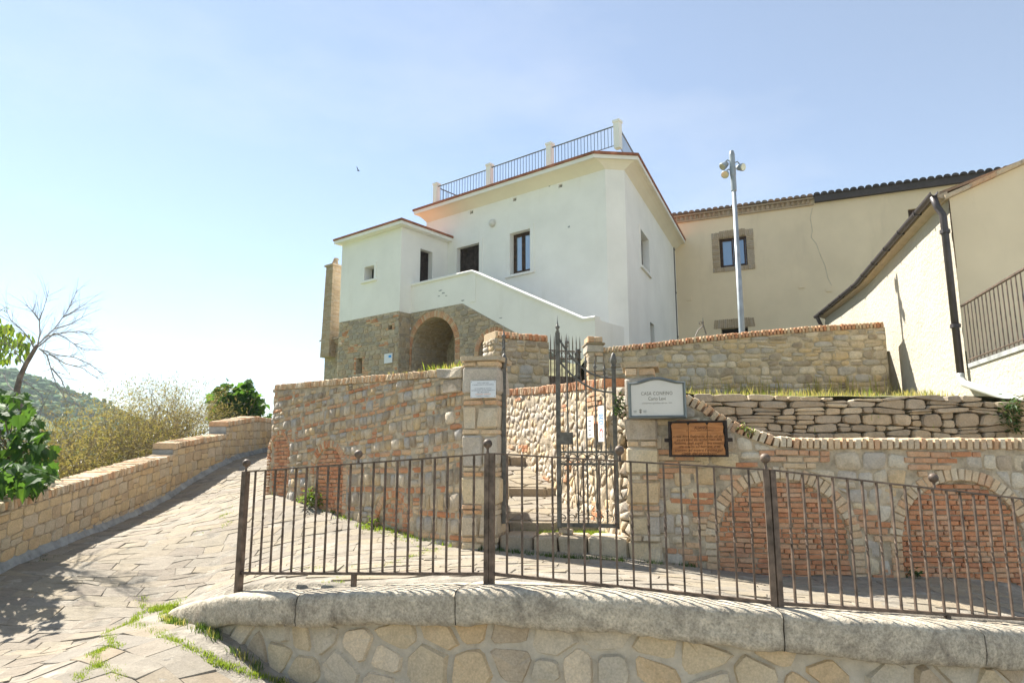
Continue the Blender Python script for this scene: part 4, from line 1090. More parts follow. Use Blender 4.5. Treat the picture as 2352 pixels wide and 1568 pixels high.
    xs = sorted({0, sb, sc, se, sn, *[lerp(sc, se, i/8) for i in range(9)]}); m = MB()
    th = .2
    for a, b in zip(xs, xs[1:]):
        m.add([FP(a, bot(a)), FP(b, bot(b)), FP(b, top(b)-.08), FP(a, top(a)-.08), FP(a, bot(a), -th), FP(b, bot(b), -th), FP(b, top(b)-.08, -th), FP(a, top(a)-.08, -th)], [(0, 1, 2, 3), (5, 4, 7, 6), (4, 5, 1, 0)])
    m.add([FP(sn, bot(sn)), FP(sn, bot(sn), -1.4), FP(sn, top(sn)-.08, -1.4), FP(sn, top(sn)-.08)], [(0, 1, 2, 3)])
    m.build("stair_side_wall", MAT["white"], t)
    m = MB()
    for a, b in ((0, sc), (sc, se), (se, sn)):
        e = .0
        ring_ = lambda s: [FP(s, top(s)-.085, .045), FP(s, top(s)-.03, .055), FP(s, top(s), .02), FP(s, top(s), -th-.02), FP(s, top(s)-.085, -th-.045)]
        m.prism(ring_(a), ring_(b))
    m.build("parapet_cap", MAT["white"], t, smooth=False)
    m = MB(); wbox(m, FP, sc-.10, sc+.14, zl+.0, ztop-.085, -.01, .018); m.build("parapet_pilaster", MAT["white"], t)
    m = MB(); wbox(m, FP, se-.02, sn, zf, zend-.085, -.01, .02); m.build("newel", MAT["white"], t)
    # landing floor and steps
    wl_ = FH.s_at(1028, 600)[0]
    dpt = LR - s_
    m = MB()
    c4 = [FP(0, zl, -.02), FP(sc, zl, -.02), FP(sc, zl, -dpt), FP(0, zl, -dpt)]
    m.prism([p - Vector((0, 0, .18)) for p in c4], c4); m.build("landing_floor", MAT["concrete"], t)
    nst = 11
    for i in range(nst):
        a = lerp(sc, se, i/nst); b = lerp(sc, se, (i+1)/nst); z = lerp(zl, ZT+.15, (i+1)/nst)
        m = MB(); m.prism([FP(a, z-.45, -.2), FP(b, z-.45, -.2), FP(b, z-.45, -dpt), FP(a, z-.45, -dpt)], [FP(a, z, -.2), FP(b, z, -.2), FP(b, z, -dpt), FP(a, z, -dpt)]); m.build("stair_step", MAT["concrete"], t)
    # ---- stone storey: block front, short return, arcade under the landing
    FBs = Frame([Bl, Bc]); Fret = Frame([Bc, Q0]); zb = lambda s: 1.3
    A1 = Arch(FP.s_at(993, 800)[0], 0, (FP.s_at(1043, 800)[0]-FP.s_at(943, 800)[0])/2, .2, 1.2, True); A1.z = FP.s_at(993, 729)[1] - A1.r
    A2 = Arch(FP.s_at(1132, 800)[0], 0, .52, .17, 1.2, True); A2.z = FP.s_at(1125, 766)[1] - A2.r
    nich = (FB.s_at(818, 840)[0], FB.s_at(832, 840)[0], FB.s_at(825, 858)[1], FB.s_at(825, 822)[1])
    hole = (FB.s_at(892, 752)[0], FB.s_at(901, 752)[0], FB.s_at(896, 757)[1], FB.s_at(896, 746)[1])
    m = MB(); holed(m, FBs, 0, FBs.L, 1.2, zst, [nich, hole], .25, -.005); holed(m, Fret, 0, Fret.L, 1.2, zst, [], .2, -.005); m.build("stone_storey_core", MAT["mortar_warm"], t)
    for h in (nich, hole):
        k = MB(); wbox(k, FBs, h[0]-.02, h[1]+.02, h[2]-.02, h[3]+.02, -.28, -.245); k.build("recess_backing", MAT["black"] if h is hole else MAT["mortar_warm"], t)  # small hole backed in black as painted shade, niche in plain mortar
    sk = lambda s, z: any(h[0]-.09 < s < h[1]+.09 and h[2]-.06 < z < h[3]+.06 for h in (nich, hole))
    st = courses(FBs, 0, FBs.L, zb, lambda s: zst-.02 + .05*N3(s*2), (.10, .2), (.16, .40), .02, .014, R, split=.3, r=.2, jit=.07, wob=.25, skip=lambda s, z: sk(s, z) or N3(s*1.3, z*2.5, 8) > .33, dome=.2)
    st += courses(Fret, 0, Fret.L, zb, lambda s: zst-.02, (.10, .2), (.14, .3), .02, .014, R, split=.3, r=.2, jit=.05, dome=.2)
    # arcade face
    zt = lambda s: bot(s) - .01
    def acore(n):
        m = MB(); N = 120; s1 = FP.s_at(1230, 800)[0]
        for i in range(N):
            a, b = lerp(0, s1, i/N), lerp(0, s1, (i+1)/N); c = (a+b)/2; lo = 1.2
            for ar in (A1, A2):
                if abs(c-ar.s) < ar.r:
                    lo_f = lambda x, ar=ar: ar.z + math.sqrt(max(0, ar.r**2 - min(ar.r, abs(x-ar.s))**2)); lo = None
                    m.add([FP(a, lo_f(a), -.005), FP(b, lo_f(b), -.005), FP(b, max(zt(b), lo_f(b)), -.005), FP(a, max(zt(a), lo_f(a)), -.005)], [(0, 1, 2, 3)])
            if lo: m.add([FP(a, lo, -.005), FP(b, lo, -.005), FP(b, zt(b), -.005), FP(a, zt(a), -.005)], [(0, 1, 2, 3)])
        m.build("arcade_core", MAT["mortar_warm"], t)
    acore(0)
    s1 = FP.s_at(1230, 800)[0]
    st += courses(FP, 0, s1, zb, zt, (.09, .17), (.14, .36), .018, .014, R, arches=(A1, A2), split=.3, r=.2, jit=.07, wob=.25, dome=.2)
    emit(t, "stone", st, MAT["dark_rubble"], 290, smooth=False)
    br = []
    for ar in (A1, A2): br += ar.ring(FP, .062, .2, .012, R)
    br += bricks_patch(FBs, .02, FBs.L-.02, zb, lambda s: zst-.05, lambda s, z: N3(s*1.3, z*2.5, 8) > .33 and not sk(s, z), .24, .065, .014, R)
    for h in (nich, hole):
        z = h[2]
        while z < h[3]:
            for s_0 in (h[0]-.055, h[1]+.055): br.append(brick(FBs.mat(s_0, z+.03, -.05), .1, .055, .13, R))
            z += .066
    emit(t, "brick", br, MAT["brick"], 200)
    # vaults
    for ar, dp in ((A1, dpt-.03), (A2, dpt-.04)):
        m = MB(); N = 22; pr = [(ar.s-ar.r, 1.2)] + [(ar.s - ar.r*math.cos(math.pi*i/N), ar.z + ar.r*math.sin(math.pi*i/N)) for i in range(N+1)] + [(ar.s+ar.r, 1.2)]
        for p, q in zip(pr, pr[1:]): m.add([FP(*p, -.03), FP(*q, -.03), FP(*q, -dp), FP(*p, -dp)], [(3, 2, 1, 0)])
        m.add([FP(p[0], p[1], -dp) for p in pr], [tuple(range(len(pr)))]); m.build("vault_lining", MAT["mortar_warm"], t)
        vb = []
        for i in range(N):
            th_ = math.pi*(i+.5)/N; y = .05 + R.uniform(0, .15)
            while y < dp-.1:
                M = FP.mat(ar.s + (ar.r+.03)*math.cos(th_), ar.z + (ar.r+.03)*math.sin(th_), -y-.12, math.pi/2-th_)
                vb.append(brick(M, ar.r*math.pi/N*.8, .09, .215, R)); y += .235
        emit(t, "vault_brick", vb, MAT["chimney_brick"], 120)
        vb = []; z = 1.3
        while z < ar.z:
            y = .05 + R.uniform(0, .15)
            while y < dp-.1:
                for sd in (-1, 1): vb.append(brick(FP.mat(ar.s+sd*(ar.r+.03), z+.04, -y-.12), .09, .075, .22, R))
                y += .24
            z += .09
        emit(t, "vault_wall_brick", vb, MAT["chimney_brick"], 60)
    m = MB(); N = 10; dz = ZT + 1.05
    pr = [(-.55, 1.8)] + [(-.55 + .0 + .22 - .22*math.cos(math.pi*i/N) , dz + .10*math.sin(math.pi*i/N)) for i in range(N+1)] + [(-.11, 1.8)]
    m.prism([FP(A1.s+a, b, -dpt+.035) for a, b in pr], [FP(A1.s+a, b, -dpt+.08) for a, b in pr]); m.build("cellar_door", MAT["darkwood"], t)
    # ---- old lean-to with tiles and chimney behind the block
    E0 = Bl + HD*.02 + HN*.35; FE = Frame([E0 + HD*1.15, E0]); ze = FE.s_at(750, 785)[1]
    m = MB(); holed(m, FE, 0, FE.L, 1.2, ze, [], .2); m.add([FE(0, 1.2, -2), FE(0, 1.2), FE(0, ze), FE(0, ze, -2)], [(0, 1, 2, 3)]); m.build("lean_to_core", MAT["mortar_warm"], t)
    st = courses(FE, 0, FE.L, zb, lambda s: ze-.2, (.10, .2), (.16, .36), .02, .014, R, split=.3, r=.2, jit=.07, wob=.2, dome=.2); emit(t, "lean_to_stone", st, MAT["dark_rubble"], 60, smooth=False)
    for k in range(3):
        m = MB(); wbox(m, FE, -.02-.03*k, FE.L, ze-.19+.06*k, ze-.132+.06*k, -.1, .03+.035*k); m.build("cornice_course", MAT["chimney_brick"], t)
    for i in range(9):
        m = MB(); s = lerp(-.08, FE.L-.05, i/8.); rr_ = .065
        a = [FE(s + rr_*math.cos(math.pi*j/6), ze + rr_*math.sin(math.pi*j/6), .16) for j in range(7)]; b = [p + Vector((*HN, 0))*1.6 + Vector((0, 0, .5)) for p in a]
        m.prism(a, b); m.build("roof_tile", MAT["chimney_brick"], t)
    def patch(fr, u, v, ru, rv, seed):
        Rp = random.Random(seed); s, z = fr.s_at(u, v); s2, _ = fr.s_at(u+ru, v); _, z2_ = fr.s_at(u, v-rv); a, b = abs(s2-s), abs(z2_-z); m = MB()
        p = [(s + a*math.cos(k*.524)*Rp.uniform(.5, 1.1), z + b*math.sin(k*.524)*Rp.uniform(.5, 1.1)) for k in range(12)]
        m.prism([fr(x, y, .0005) for x, y in p], [fr(x, y, .004) for x, y in p]); m.build("bare_plaster_patch", MAT["concrete"], t)
    for u, v, a, b, k in ((1420, 383, 9, 5, 1), (1427, 386, 5, 4, 2)): patch(FCh, u, v, a, b, k)
    for u, v, a, b, k in ((1012, 667, 5, 1.6, 3), (1018, 673, 5, 1.8, 4), (1008, 680, 3, 1.2, 5), (1025, 679, 3, 1, 6), (1063, 690, 6, 2, 8), (1150, 730, 5, 1.5, 9)): patch(FP, u, v, a, b, k)
    for u, v, a, b, k in ((1307, 521, 3, 3, 10), (1003, 500, 2, 6, 11), (1262, 428, 3, 1, 12)): patch(FH, u, v, a, b, k)
    return dict(Bl=Bl, P2=P2, FRt=FRt, FP=FP, A=A, zl=zl)
HOUSE = white_house()
def chimney():
    R = random.Random(95)
    P = HOUSE["Bl"] + HD*.28 + HN*.75; c = at(764, 700, P.y); P = Vector((c.x, P.y))
    t = thing("chimney", "tapered buff brick chimney stack at the left edge of the white house", "chimney", (*P, 3.4))
    z0, z1 = 3.3, at(764, 614, P.y).z; w0, w1 = .50, .40; M3 = FH.mat(0, 0).to_3x3(); st = []; z = z0; k = 0
    m = MB(); hw = lambda z: lerp(w0, w1, (z-z0)/(z1-z0))/2
    q = lambda w, z: [Vector((*P, z)) + M3 @ Vector((x*w, y*w, 0)) for x, y in ((-1, -1), (1, -1), (1, 1), (-1, 1))]
    m.prism(q(hw(z0)-.012, z0), q(hw(z1)-.012, z1)); m.build("chimney_core", MAT["mortar_warm"], t)
    while z < z1-.05:
        w = hw(z)*2; n = 2
        off = R.uniform(.35, .65)
        for fy, sgn in ((-1, 1), (1, 1)):
            for a, b in ((0, off), (off, 1)):
                cx = w*((a+b)/2-.5); M = Matrix.Translation(Vector((*P, z+.035)) + M3 @ Vector((cx, fy*(w/2-.05), 0))) @ M3.to_4x4(); st.append(brick(M, w*(b-a)-.012, .056, .1, R))
        for fx in (-1, 1): st.append(brick(Matrix.Translation(Vector((*P, z+.035)) + M3 @ Vector((fx*(w/2-.05), 0, 0))) @ M3.to_4x4(), .1, .056, w*.6, R))
        z += .068
    emit(t, "brick", st, MAT["chimney_brick"], 200)
    m = MB(); m.prism(q(.24, z1), q(.24, z1+.06)); m.build("chimney_slab", MAT["chimney_brick"], t)
    m = MB(); top_ = at(774, 600, P.y).z + .05
    for sx in (-1, 1): m.tube([Vector((*P, z1+.06)) + M3 @ Vector((sx*.15, 0, 0)), Vector((*P, top_)) + M3 @ Vector((.06+sx*.03, 0, 0))], .05, 5)
    m.lathe((P.x+.05, P.y, top_), [(.10, 0), (.08, .05), (.02, .07)], 8); m.build("chimney_cap", MAT["chimney_brick"], t)
chimney()
def wall_lamp():
    s, z = FH.s_at(1132, 513); a, n = FH.axes(s); M = Matrix(((a.x, 0, n.x), (a.y, 0, n.y), (0, 1, 0)))
    t = thing("wall_lamp", "round white bulkhead lamp on the white facade above the dark door", "lamp", FH(s, z))
    m = MB(); m.lathe(FH(s, z, .003), [(.13, 0), (.13, .03)], 16, M); m.build("lamp_base", MAT["sign_white"], t)
    m = MB(); m.lathe(FH(s, z, .034), [(.12, 0), (.11, .05), (.07, .085), (.01, .10)], 16, M); m.build("lamp_globe", MAT["sign_white"], t, smooth=True)
wall_lamp()
# ------------------------------------------------------------------ cream back building
def tile_row(t, P, d, out, z, n, w, mat, slope=.35, length=.9, name="roof_tile"):
    for i in range(n):
        c = P + d*(w*(i+.5)); m = MB(); r = w*.47
        a = [Vector((*(c + d*(r*math.cos(math.pi*j/6)) + out*.06), z + r*.85*math.sin(math.pi*j/6))) for j in range(7)]
        b = [p - Vector((*out, 0))*length + Vector((0, 0, length*slope)) for p in a]
        m.prism(a, b); m.build(name, mat, t, smooth=False)
def back_building():
    R = random.Random(101)
    P = HOUSE["P2"]; d = Vector((.918, -.397)).normalized(); FBk = Frame([P - d*.15, P + d*14.5]); out = FBk.axes(0)[1].xy
    t = thing("cream_building", "long cream building with clay tile eaves and brick framed window behind the lamp post", "building", (*(P+d*5), ZT))
    sj = FBk.s_at(1868, 455)[0]; za = FBk.s_at(1700, 492)[1]; zb_ = FBk.s_at(2050, 432)[1]
    zc = (za+zb_)/2 ; s1 = FBk.L
    hw = rect_px(FBk, 1652, 1716, 543, 612); hu = rect_px(FBk, 2088, 2150, 477, 545); ha = rect_px(FBk, 1660, 1722, 752, 900); 
    m = MB(); holed(m, FBk, 0, s1, ZT-.4, zc+.2, [hw, hu, (ha[0], ha[1], ZT-.2, ha[3])], .3)
    m.add([FBk(0, ZT, -5), FBk(0, ZT), FBk(0, zc+.2), FBk(0, zc+.2, -5)], [(0, 1, 2, 3)]); m.build("wall", MAT["cream"], t)
    window(t, FBk, hw, -.18, MAT["wood"], MAT["glass_blue"]); window(t, FBk, hu, -.10, MAT["wood"], MAT["glass_blue"])
    k = MB(); wbox(k, FBk, ha[0]-.03, ha[1]+.03, ZT-.2, ha[3]+.03, -.34, -.29); k.build("recess_backing", MAT["black"], t)  # black sheet stands in for the unlit inside of the lower opening
    # brick surround of the window: voussoirs with rounded upper corners
    br = []; a, b, c, e = hw; w = .26
    z = c
    while z < e:
        for sx in (-1, 1):
            s = (a - w/2) if sx < 0 else (b + w/2); br.append(brick(FBk.mat(s, z+.035, -.04), w-.01, .06, .13, R))
        z += .072
    n = int((b-a+2*w)/.072)
    for i in range(n):
        s = lerp(a-w, b+w, (i+.5)/n); rise = .0 if a < s < b else -.05; br.append(brick(FBk.mat(s, e+w/2+rise, -.04, .0), .062, w, .13, R))
        br.append(brick(FBk.mat(s, c-.09, -.02), .062, .16, .13, R))
    a, b, e = ha[0], ha[1], ha[3]; n = int((b-a+.5)/.075)
    for i in range(n): br.append(brick(FBk.mat(lerp(a-.25, b+.25, (i+.5)/n), e+.17, -.04, (i/n-.5)*-.25), .064, .34, .13, R))
    emit(t, "surround_brick", br, MAT["chimney_brick"], 200)
    # brick cornice with saw-tooth row (left part) and tiles
    for k in range(2):
        m = MB(); wbox(m, FBk, .12, sj, zc+.06-.2+.22*k, zc+.12-.2+.22*k, -.05, .07+.07*k); m.build("cornice_course", MAT["chimney_brick"], t)
    tw = .148; st = []; s = .1
    while s < sj-.1:
        st.append(brick(FBk.mat(s, zc+.0, .02) @ Matrix.Rotation(math.pi/4, 4, 'Z'), .12, .15, .12, R)); s += .175
    emit(t, "sawtooth_brick", st, MAT["chimney_brick"], 80)
    nl = int((sj-.1)/.215); tile_row(t, FBk(.1, 0).xy, d, out*4, zc+.15, nl, (sj-.1)/nl, MAT["rooftile"])
    nr = int((s1-sj)/.235); tile_row(t, FBk(sj, 0).xy, d, out*4, zc+.17, nr, (s1-sj)/nr, MAT["darktile"])
    m = MB(); wbox(m, FBk, sj+.03, s1, zc-.07, zc+.18, .002, .16); m.build("dark_fascia", MAT["darktile"], t)
    m = MB(); m.prism([FBk(0, zc+.2, .1), FBk(s1, zc+.2, .1), FBk(s1, zc+2, -5), FBk(0, zc+2, -5)], [FBk(0, zc+.22, .1), FBk(s1, zc+.22, .1), FBk(s1, zc+2.02, -5), FBk(0, zc+2.02, -5)]); m.build("roof", MAT["rooftile"], t)
    # crack in the plaster: thin dark groove
    pts = [(1866, 478), (1861, 500), (1866, 530), (1863, 545), (1875, 560), (1886, 590), (1895, 610), (1902, 640), (1910, 655)]
    m = MB()
    for (u0, v0), (u1, v1) in zip(pts, pts[1:]):
        p, q = FBk.s_at(u0, v0), FBk.s_at(u1, v1); m.tube([FBk(p[0], p[1], .0), FBk(q[0], q[1], .0)], .011, 4)
    m.build("plaster_crack", MAT["mortar"], t)
    for u, v in ((1841, 656), (1904, 664), (1583, 685)):
        s, z = FBk.s_at(u, v); m = MB(); wbox(m, FBk, s-.09, s+.09, z-.09, z+.09, -.01, .03); m.build("anchor_plate", MAT["cream"], t)
    t2 = thing("downpipe", "dark downpipe in the corner between white house and cream building", "pipe", FBk(.28, ZT, .08))
    s, z = FBk.s_at(1547, 600); m = MB(); pz = FBk.s_at(1545, 530)[1]; p0 = at(1547, 600, P.y-.3).xy
    m.tube([(*p0, pz), (*p0, ZT-.2)], .055, 8); m.build("pipe", MAT["gutter"], t2)
    m = MB()
    for z in (pz-.9, pz-2.6, pz-4.3): m.lathe((*p0, z), [(.075, 0), (.075, .05)], 8)
    m.build("pipe_clip", MAT["gutter"], t2)
back_building()
# ------------------------------------------------------------------ ivory gable building at the right
def gable_building():
    R = random.Random(111)
    G = [(8.27, 17.7), (7.62, 14.3), (7.25, 13.0), (6.18, 9.2)]
    FGb = Frame(G); ze = 3.62
    t = thing("gable_building", "low sunlit ivory building with dark gutter and a railed terrace at its end", "building", (6.9, 12, .7))
    zb = lambda s: .55
    m = MB(); n = 60
    for i in range(n):
        a, b = FGb.L*i/n, FGb.L*(i+1)/n; zz = [.5, 1.4, 2.4, 3.2, ze]
        for c, e in zip(zz, zz[1:]): m.add([FGb(a, c, .012*N3(a, c)), FGb(b, c, .012*N3(b, c)), FGb(b, e, .012*N3(b, e)), FGb(a, e, .012*N3(a, e))], [(0, 1, 2, 3)])
    C = Vector(G[-1]); gd = Vector((.96, -.28)).normalized(); fd = Vector((-.2713, -.9625))
    # lower wall under the terrace runs on towards the viewer
    E = C + fd*3.4
    FLw = Frame([C, E])
    for i in range(20):
        a, b = FLw.L*i/20, FLw.L*(i+1)/20; m.add([FLw(a, .3), FLw(b, .3), FLw(b, 1.18), FLw(a, 1.18)], [(0, 1, 2, 3)])
    m.build("wall", MAT["render"], t, smooth=True)
    FGe = Frame([C, C + gd*6]); rise = .41
    m = MB(); za = FGe.s_at(2195, 438)[1] - .10
    m.add([FGe(0.02, 1.1, -.02), FGe(6, 1.1, -.02), FGe(6, za+rise*6, -.02), FGe(.02, za, -.02)], [(0, 1, 2, 3)]); m.build("gable_wall", MAT["cream"], t)
    # verge tiles along the gable
    k = 0; s = -.05
    while s < 3:
        m = MB(); w = .34; z_ = za + rise*s; m.prism([FGe(s, z_-.0, .05), FGe(s+w, z_+rise*w, .05), FGe(s+w, z_+rise*w, -.2), FGe(s, z_, -.2)], [FGe(s, z_+.06, .05), FGe(s+w, z_+.055+rise*w, .05), FGe(s+w, z_+.055+rise*w, -.2), FGe(s, z_+.06, -.2)])
        m.build("verge_tile", MAT["pale_brick"], t); s += w-.02
    # roof plane from the gutter up
    m = MB()
    for i in range(len(FGb.p)-1):
        a, b = FGb.c[i], FGb.c[i+1]; m.prism([FGb(a, ze+.06, .10), FGb(b, ze+.06, .10), FGb(b, ze+1.6, -4.5), FGb(a, ze+1.6, -4.5)], [FGb(a, ze+.10, .10), FGb(b, ze+.10, .10), FGb(b, ze+1.64, -4.5), FGb(a, ze+1.64, -4.5)])
    m.build("roof", MAT["rooftile"], t)
    # soffit board, gutter with brackets
    m = MB()
    for i in range(len(FGb.p)-1):
        a, b = FGb.c[i], FGb.c[i+1]; m.prism([FGb(a, ze-.02, .0), FGb(b, ze-.02, .0), FGb(b, ze+.02, .13), FGb(a, ze+.02, .13)], [FGb(a, ze+.10, .0), FGb(b, ze+.10, .0), FGb(b, ze+.10, .13), FGb(a, ze+.10, .13)])
    m.build("eave_board", MAT["chimney_brick"], t)
    m = MB(); sec = [(.13 + .052 + .052*math.cos(math.pi + math.pi*j/7), ze + .09 + .062*math.sin(math.pi + math.pi*j/7)) for j in range(8)]
    sec2 = [(.13 + .052 + .044*math.cos(math.pi + math.pi*j/7), ze + .09 + .053*math.sin(math.pi + math.pi*j/7)) for j in range(8)][::-1]
    ss = [FGb.c[0]-.2] + list(FGb.c[1:-1]) + [FGb.L + .05]
    for a, b in zip(ss, ss[1:]): m.prism([FGb(a, z, dd) for dd, z in sec+sec2], [FGb(b, z, dd) for dd, z in sec+sec2])
    m.build("gutter", MAT["gutter"], t)
    s = .4
    while s < FGb.L:
        m = MB(); wbox(m, FGb, s-.009, s+.009, ze+.02, ze+.095, .12, .242); m.build("gutter_bracket", MAT["gutter"], t); s += .95
    m = MB(); m.tube([FGb(.05, ze+.03, .2), FGb(.05, ze-.35, .06), FGb(.05, .8, .06)], .05, 8); m.build("far_downpipe", MAT["gutter"], t)
    t2 = thing("downpipe", "brown downpipe ending in a slanting white pipe on the corner of the sunlit ivory wall", "pipe", FGb(FGb.L, .7, .1))
    px = [(2168, 452), (2190, 640), (2211, 800), (2217, 862)]; sP = FGb.L + .02
    zbend = FLw.s_at(2219, 868)[1]
    m = MB(); m.tube([FGb(FGb.L-.02, ze+.04, .18), FGb(FGb.L-.02, ze-.12, .14), FGb(FGb.L-.0, ze-.25, .085), FGb(FGb.L+.0, zbend+.05, .085)], .047, 10); m.build("brown_pipe", MAT["gutter"], t2, smooth=True)
    q = FLw.s_at(2345, 915); m = MB(); m.tube([FGb(FGb.L, zbend+.06, .085), FGb(FGb.L, zbend-.01, .085), FLw(.10, zbend-.09, .085), FLw(q[0], q[1], .085), FLw(q[0]+1, q[1]-.35, .085)], .05, 10); m.build("white_pipe", MAT["pvc"], t2, smooth=True)
    m = MB()
    for z in (3.1, 1.75): m.lathe(FGb(FGb.L, z, .085), [(.066, 0), (.066, .05)], 10)
    m.build("pipe_clip", MAT["gutter"], t2)
    # terrace slab and railing
    m = MB(); m.prism([FLw(.1, 1.18, .02), FLw(FLw.L, 1.18, .02), FLw(FLw.L, 1.18, -2), FLw(.1, 1.18, -2)], [FLw(.1, 1.235, .02), FLw(FLw.L, 1.235, .02), FLw(FLw.L, 1.235, -2), FLw(.1, 1.235, -2)]); m.build("terrace_slab", MAT["concrete"], t)
    t3 = thing("terrace_railing", "brown iron railing on the terrace beside the big downpipe at the right edge", "railing", FLw(1, 1.24, 0))
    z1 = FLw.s_at(2230, 690)[1]
    m = MB(); m.tube([FLw(.05, z1, 0), FLw(FLw.L, z1, 0)], .02, 6); m.build("top_rail", MAT["iron"], t3)
    m = MB(); m.tube([FLw(.1, 1.29, 0), FLw(FLw.L, 1.29, 0)], .012, 5); m.build("bottom_rail", MAT["iron"], t3)
    s = .14
    while s < FLw.L:
        m = MB(); m.tube([FLw(s, 1.236, 0), FLw(s, z1, 0)], .009, 5, False); m.build("baluster", MAT["iron"], t3); s += .125
    # loose cable
    m = MB(); c0 = FGb.s_at(2203, 830); pts = [FGb(c0[0] + .0 + .16*math.cos(a)*.5, c0[1] + .13*math.sin(a), .012 + .01*math.sin(3*a)) for a in [i*.5 for i in range(2, 13)]]
    m.tube(pts, .006, 4); m.build("loose_cable", MAT["pvc"], t)
gable_building()
def lamp_post():
    Y = 14.0; p = at(1704, 757, Y); x, y = p.x, p.y; zt = at(1686, 345, Y).z
    t = thing("lamp_post", "tall galvanised lamp post with three round floodlights behind the upper wall", "lamp post", (x, y, 1.6))
    m = MB(); m.lathe((x, y, 0), [(.068, 1.6), (.065, 2.4), (.042, zt-.85)], 14); m.build("pole", MAT["galv"], t, smooth=True)
    m = MB(); m.lathe((x, y, 0), [(.05, zt-.95), (.06, zt-.93), (.06, zt-.62), (.054, zt-.60), (.064, zt-.58), (.064, zt-.38), (.056, zt-.36), (.060, zt-.34), (.060, zt-.1), (.04, zt-.02), (.0, zt)], 14); m.build("pole_head", MAT["galv"], t)
    for (dx, dy, dz, aim, k) in ((-.20, .05, -.36, (-.75, -.25, -.6), 0), (-.20, -.08, -.60, (-.45, -.7, -.55), 1), (.20, -.06, -.42, (.5, -.8, -.25), 2)):
        a = Vector(aim).normalized(); q = a.to_track_quat('Z', 'Y').to_matrix(); c = Vector((x+dx, y+dy, zt+dz)) - a*.07
        m = MB(); m.lathe(c, [(.03, -.10), (.055, -.07), (.078, .02), (.086, .075), (.080, .085)], 14, q); f = m.build("floodlight", MAT["galv"], t)
        m = MB(); m.lathe(c, [(.076, .078), (.074, .09)], 14, q); m.build("lens", MAT["lens"], f)
        m = MB(); m.tube([Vector((x, y, zt+dz+.1)), Vector((x+dx*.5, y+dy*.5, zt+dz+.14)), c + Vector((0, 0, .06))], .016, 6); m.build("arm", MAT["galv"], f)
lamp_post()
# ------------------------------------------------------------------ iron railing on the cap: three panels
def twisted_bar(h, w=.014):
    v = []; f = []; zs = [0, h*.40] + [h*(.40 + .20*i/8) for i in range(1, 9)] + [h]; an = [0, 0] + [math.pi*1.5*i/8 for i in range(1, 9)] + [math.pi*1.5]
    for z, a in zip(zs, an):
        for k in range(4): v.append((w*.7071*math.cos(a + math.pi/4 + k*math.pi/2), w*.7071*math.sin(a + math.pi/4 + k*math.pi/2), z))
    for i in range(len(zs)-1):
        for k in range(4): f.append((i*4+k, i*4+(k+1) % 4, (i+1)*4+(k+1) % 4, (i+1)*4+k))
    return mk("baluster", v, f)
BALL = MB(); BALL.lathe((0, 0, 0), [(.034*math.sin(math.pi*i/10)+.0005, .034 - .034*math.cos(math.pi*i/10)) for i in range(11)], 16); 
BALLM = mk("ball_finial", BALL.v, BALL.f, True)
def panel(label, ua, va, Ya, ub, vb, Yb, nb, ball_a, um, post_a, post_b, ball_b):
    A, B = at(ua, va, Ya), at(ub, vb, Yb); d = (B-A); dxy = Vector((d.x, d.y)).normalized(); L = Vector((d.x, d.y)).length
    sl = d.z/L; bh = .86
    F = Frame([A.xy, B.xy]); M3 = F.mat(0, 0).to_3x3()
    base = lambda s: zcap(min(range(0, 300), key=lambda i: (FC(FC.L*i/300, 0).xy - F(s, 0).xy).length)*FC.L/300)
    t = thing("railing_panel", label, "railing", F(L/2, base(L/2)), "iron railing panels on the concrete cap")
    tz = lambda s: A.z + sl*s
    def bar_(a, b, z0, w, h, nm):
        m = MB(); p, q = F(a, tz(a)+z0), F(b, tz(b)+z0); n = Vector((*F.axes(0)[1].xy, 0))
        m.prism([p+n*w/2-Vector((0, 0, h/2)), p+n*w/2+Vector((0, 0, h/2)), p-n*w/2+Vector((0, 0, h/2)), p-n*w/2-Vector((0, 0, h/2))], [q+n*w/2-Vector((0, 0, h/2)), q+n*w/2+Vector((0, 0, h/2)), q-n*w/2+Vector((0, 0, h/2)), q-n*w/2-Vector((0, 0, h/2))]); return m.build(nm, MAT["iron"], t)
    e0, e1 = (.022 if post_a else 0), L - (.016 if post_b else 0)
    bar_(e0, e1, .0, .036, .012, "top_rail"); bar_(e0, e1, -bh, .030, .022, "bottom_rail")
    for s, on_, w in ((0., post_a, .052 if ball_a else .038), (L, post_b, .038)):
        if on_:
            m = MB(); z0 = base(s) - .06; z1 = tz(s) + .004; m.box(F(s, (z0+z1)/2), w, w, z1-z0, M3); m.build("post", MAT["iron"], t)
    bm = twisted_bar(bh - .014)
    bm.materials.append(MAT["iron"])
    for i in range(1, nb+1):
        s = L*i/(nb+1); put("baluster", bm, None, t, Matrix.Translation(F(s, tz(s)-bh+.008)) @ M3.to_4x4())
    sm_, _ = F.s_at(um, va)
    m = MB(); z0 = base(sm_) - .06; m.box(F(sm_, (z0 + tz(sm_)-bh)/2), .034, .034, tz(sm_)-bh-z0, M3); m.build("support_foot", MAT["iron"], t)
    for s, on_ in ((0., ball_a), (L, ball_b), (sm_, True)):
        if on_:
            m = MB(); m.lathe(F(s, tz(s)), [(.013, 0), (.009, .03), (.013, .048)], 8); nk = m.build("finial_neck", MAT["iron"], t)
            if not BALLM.materials: BALLM.materials.append(MAT["iron"])
            put("ball_finial", BALLM, None, nk, Matrix.Translation(F(s, tz(s)+.042)))
panel("leftmost railing panel, starting at the rounded left end of the concrete cap", 565, 1083, 6.16, 1120, 1042, 5.18, 20, True, 822, True, True, True)
panel("middle railing panel standing in front of the wrought iron gate", 1131, 1041, 5.17, 1759, 1078, 4.715, 16, False, 1423, True, True, True)
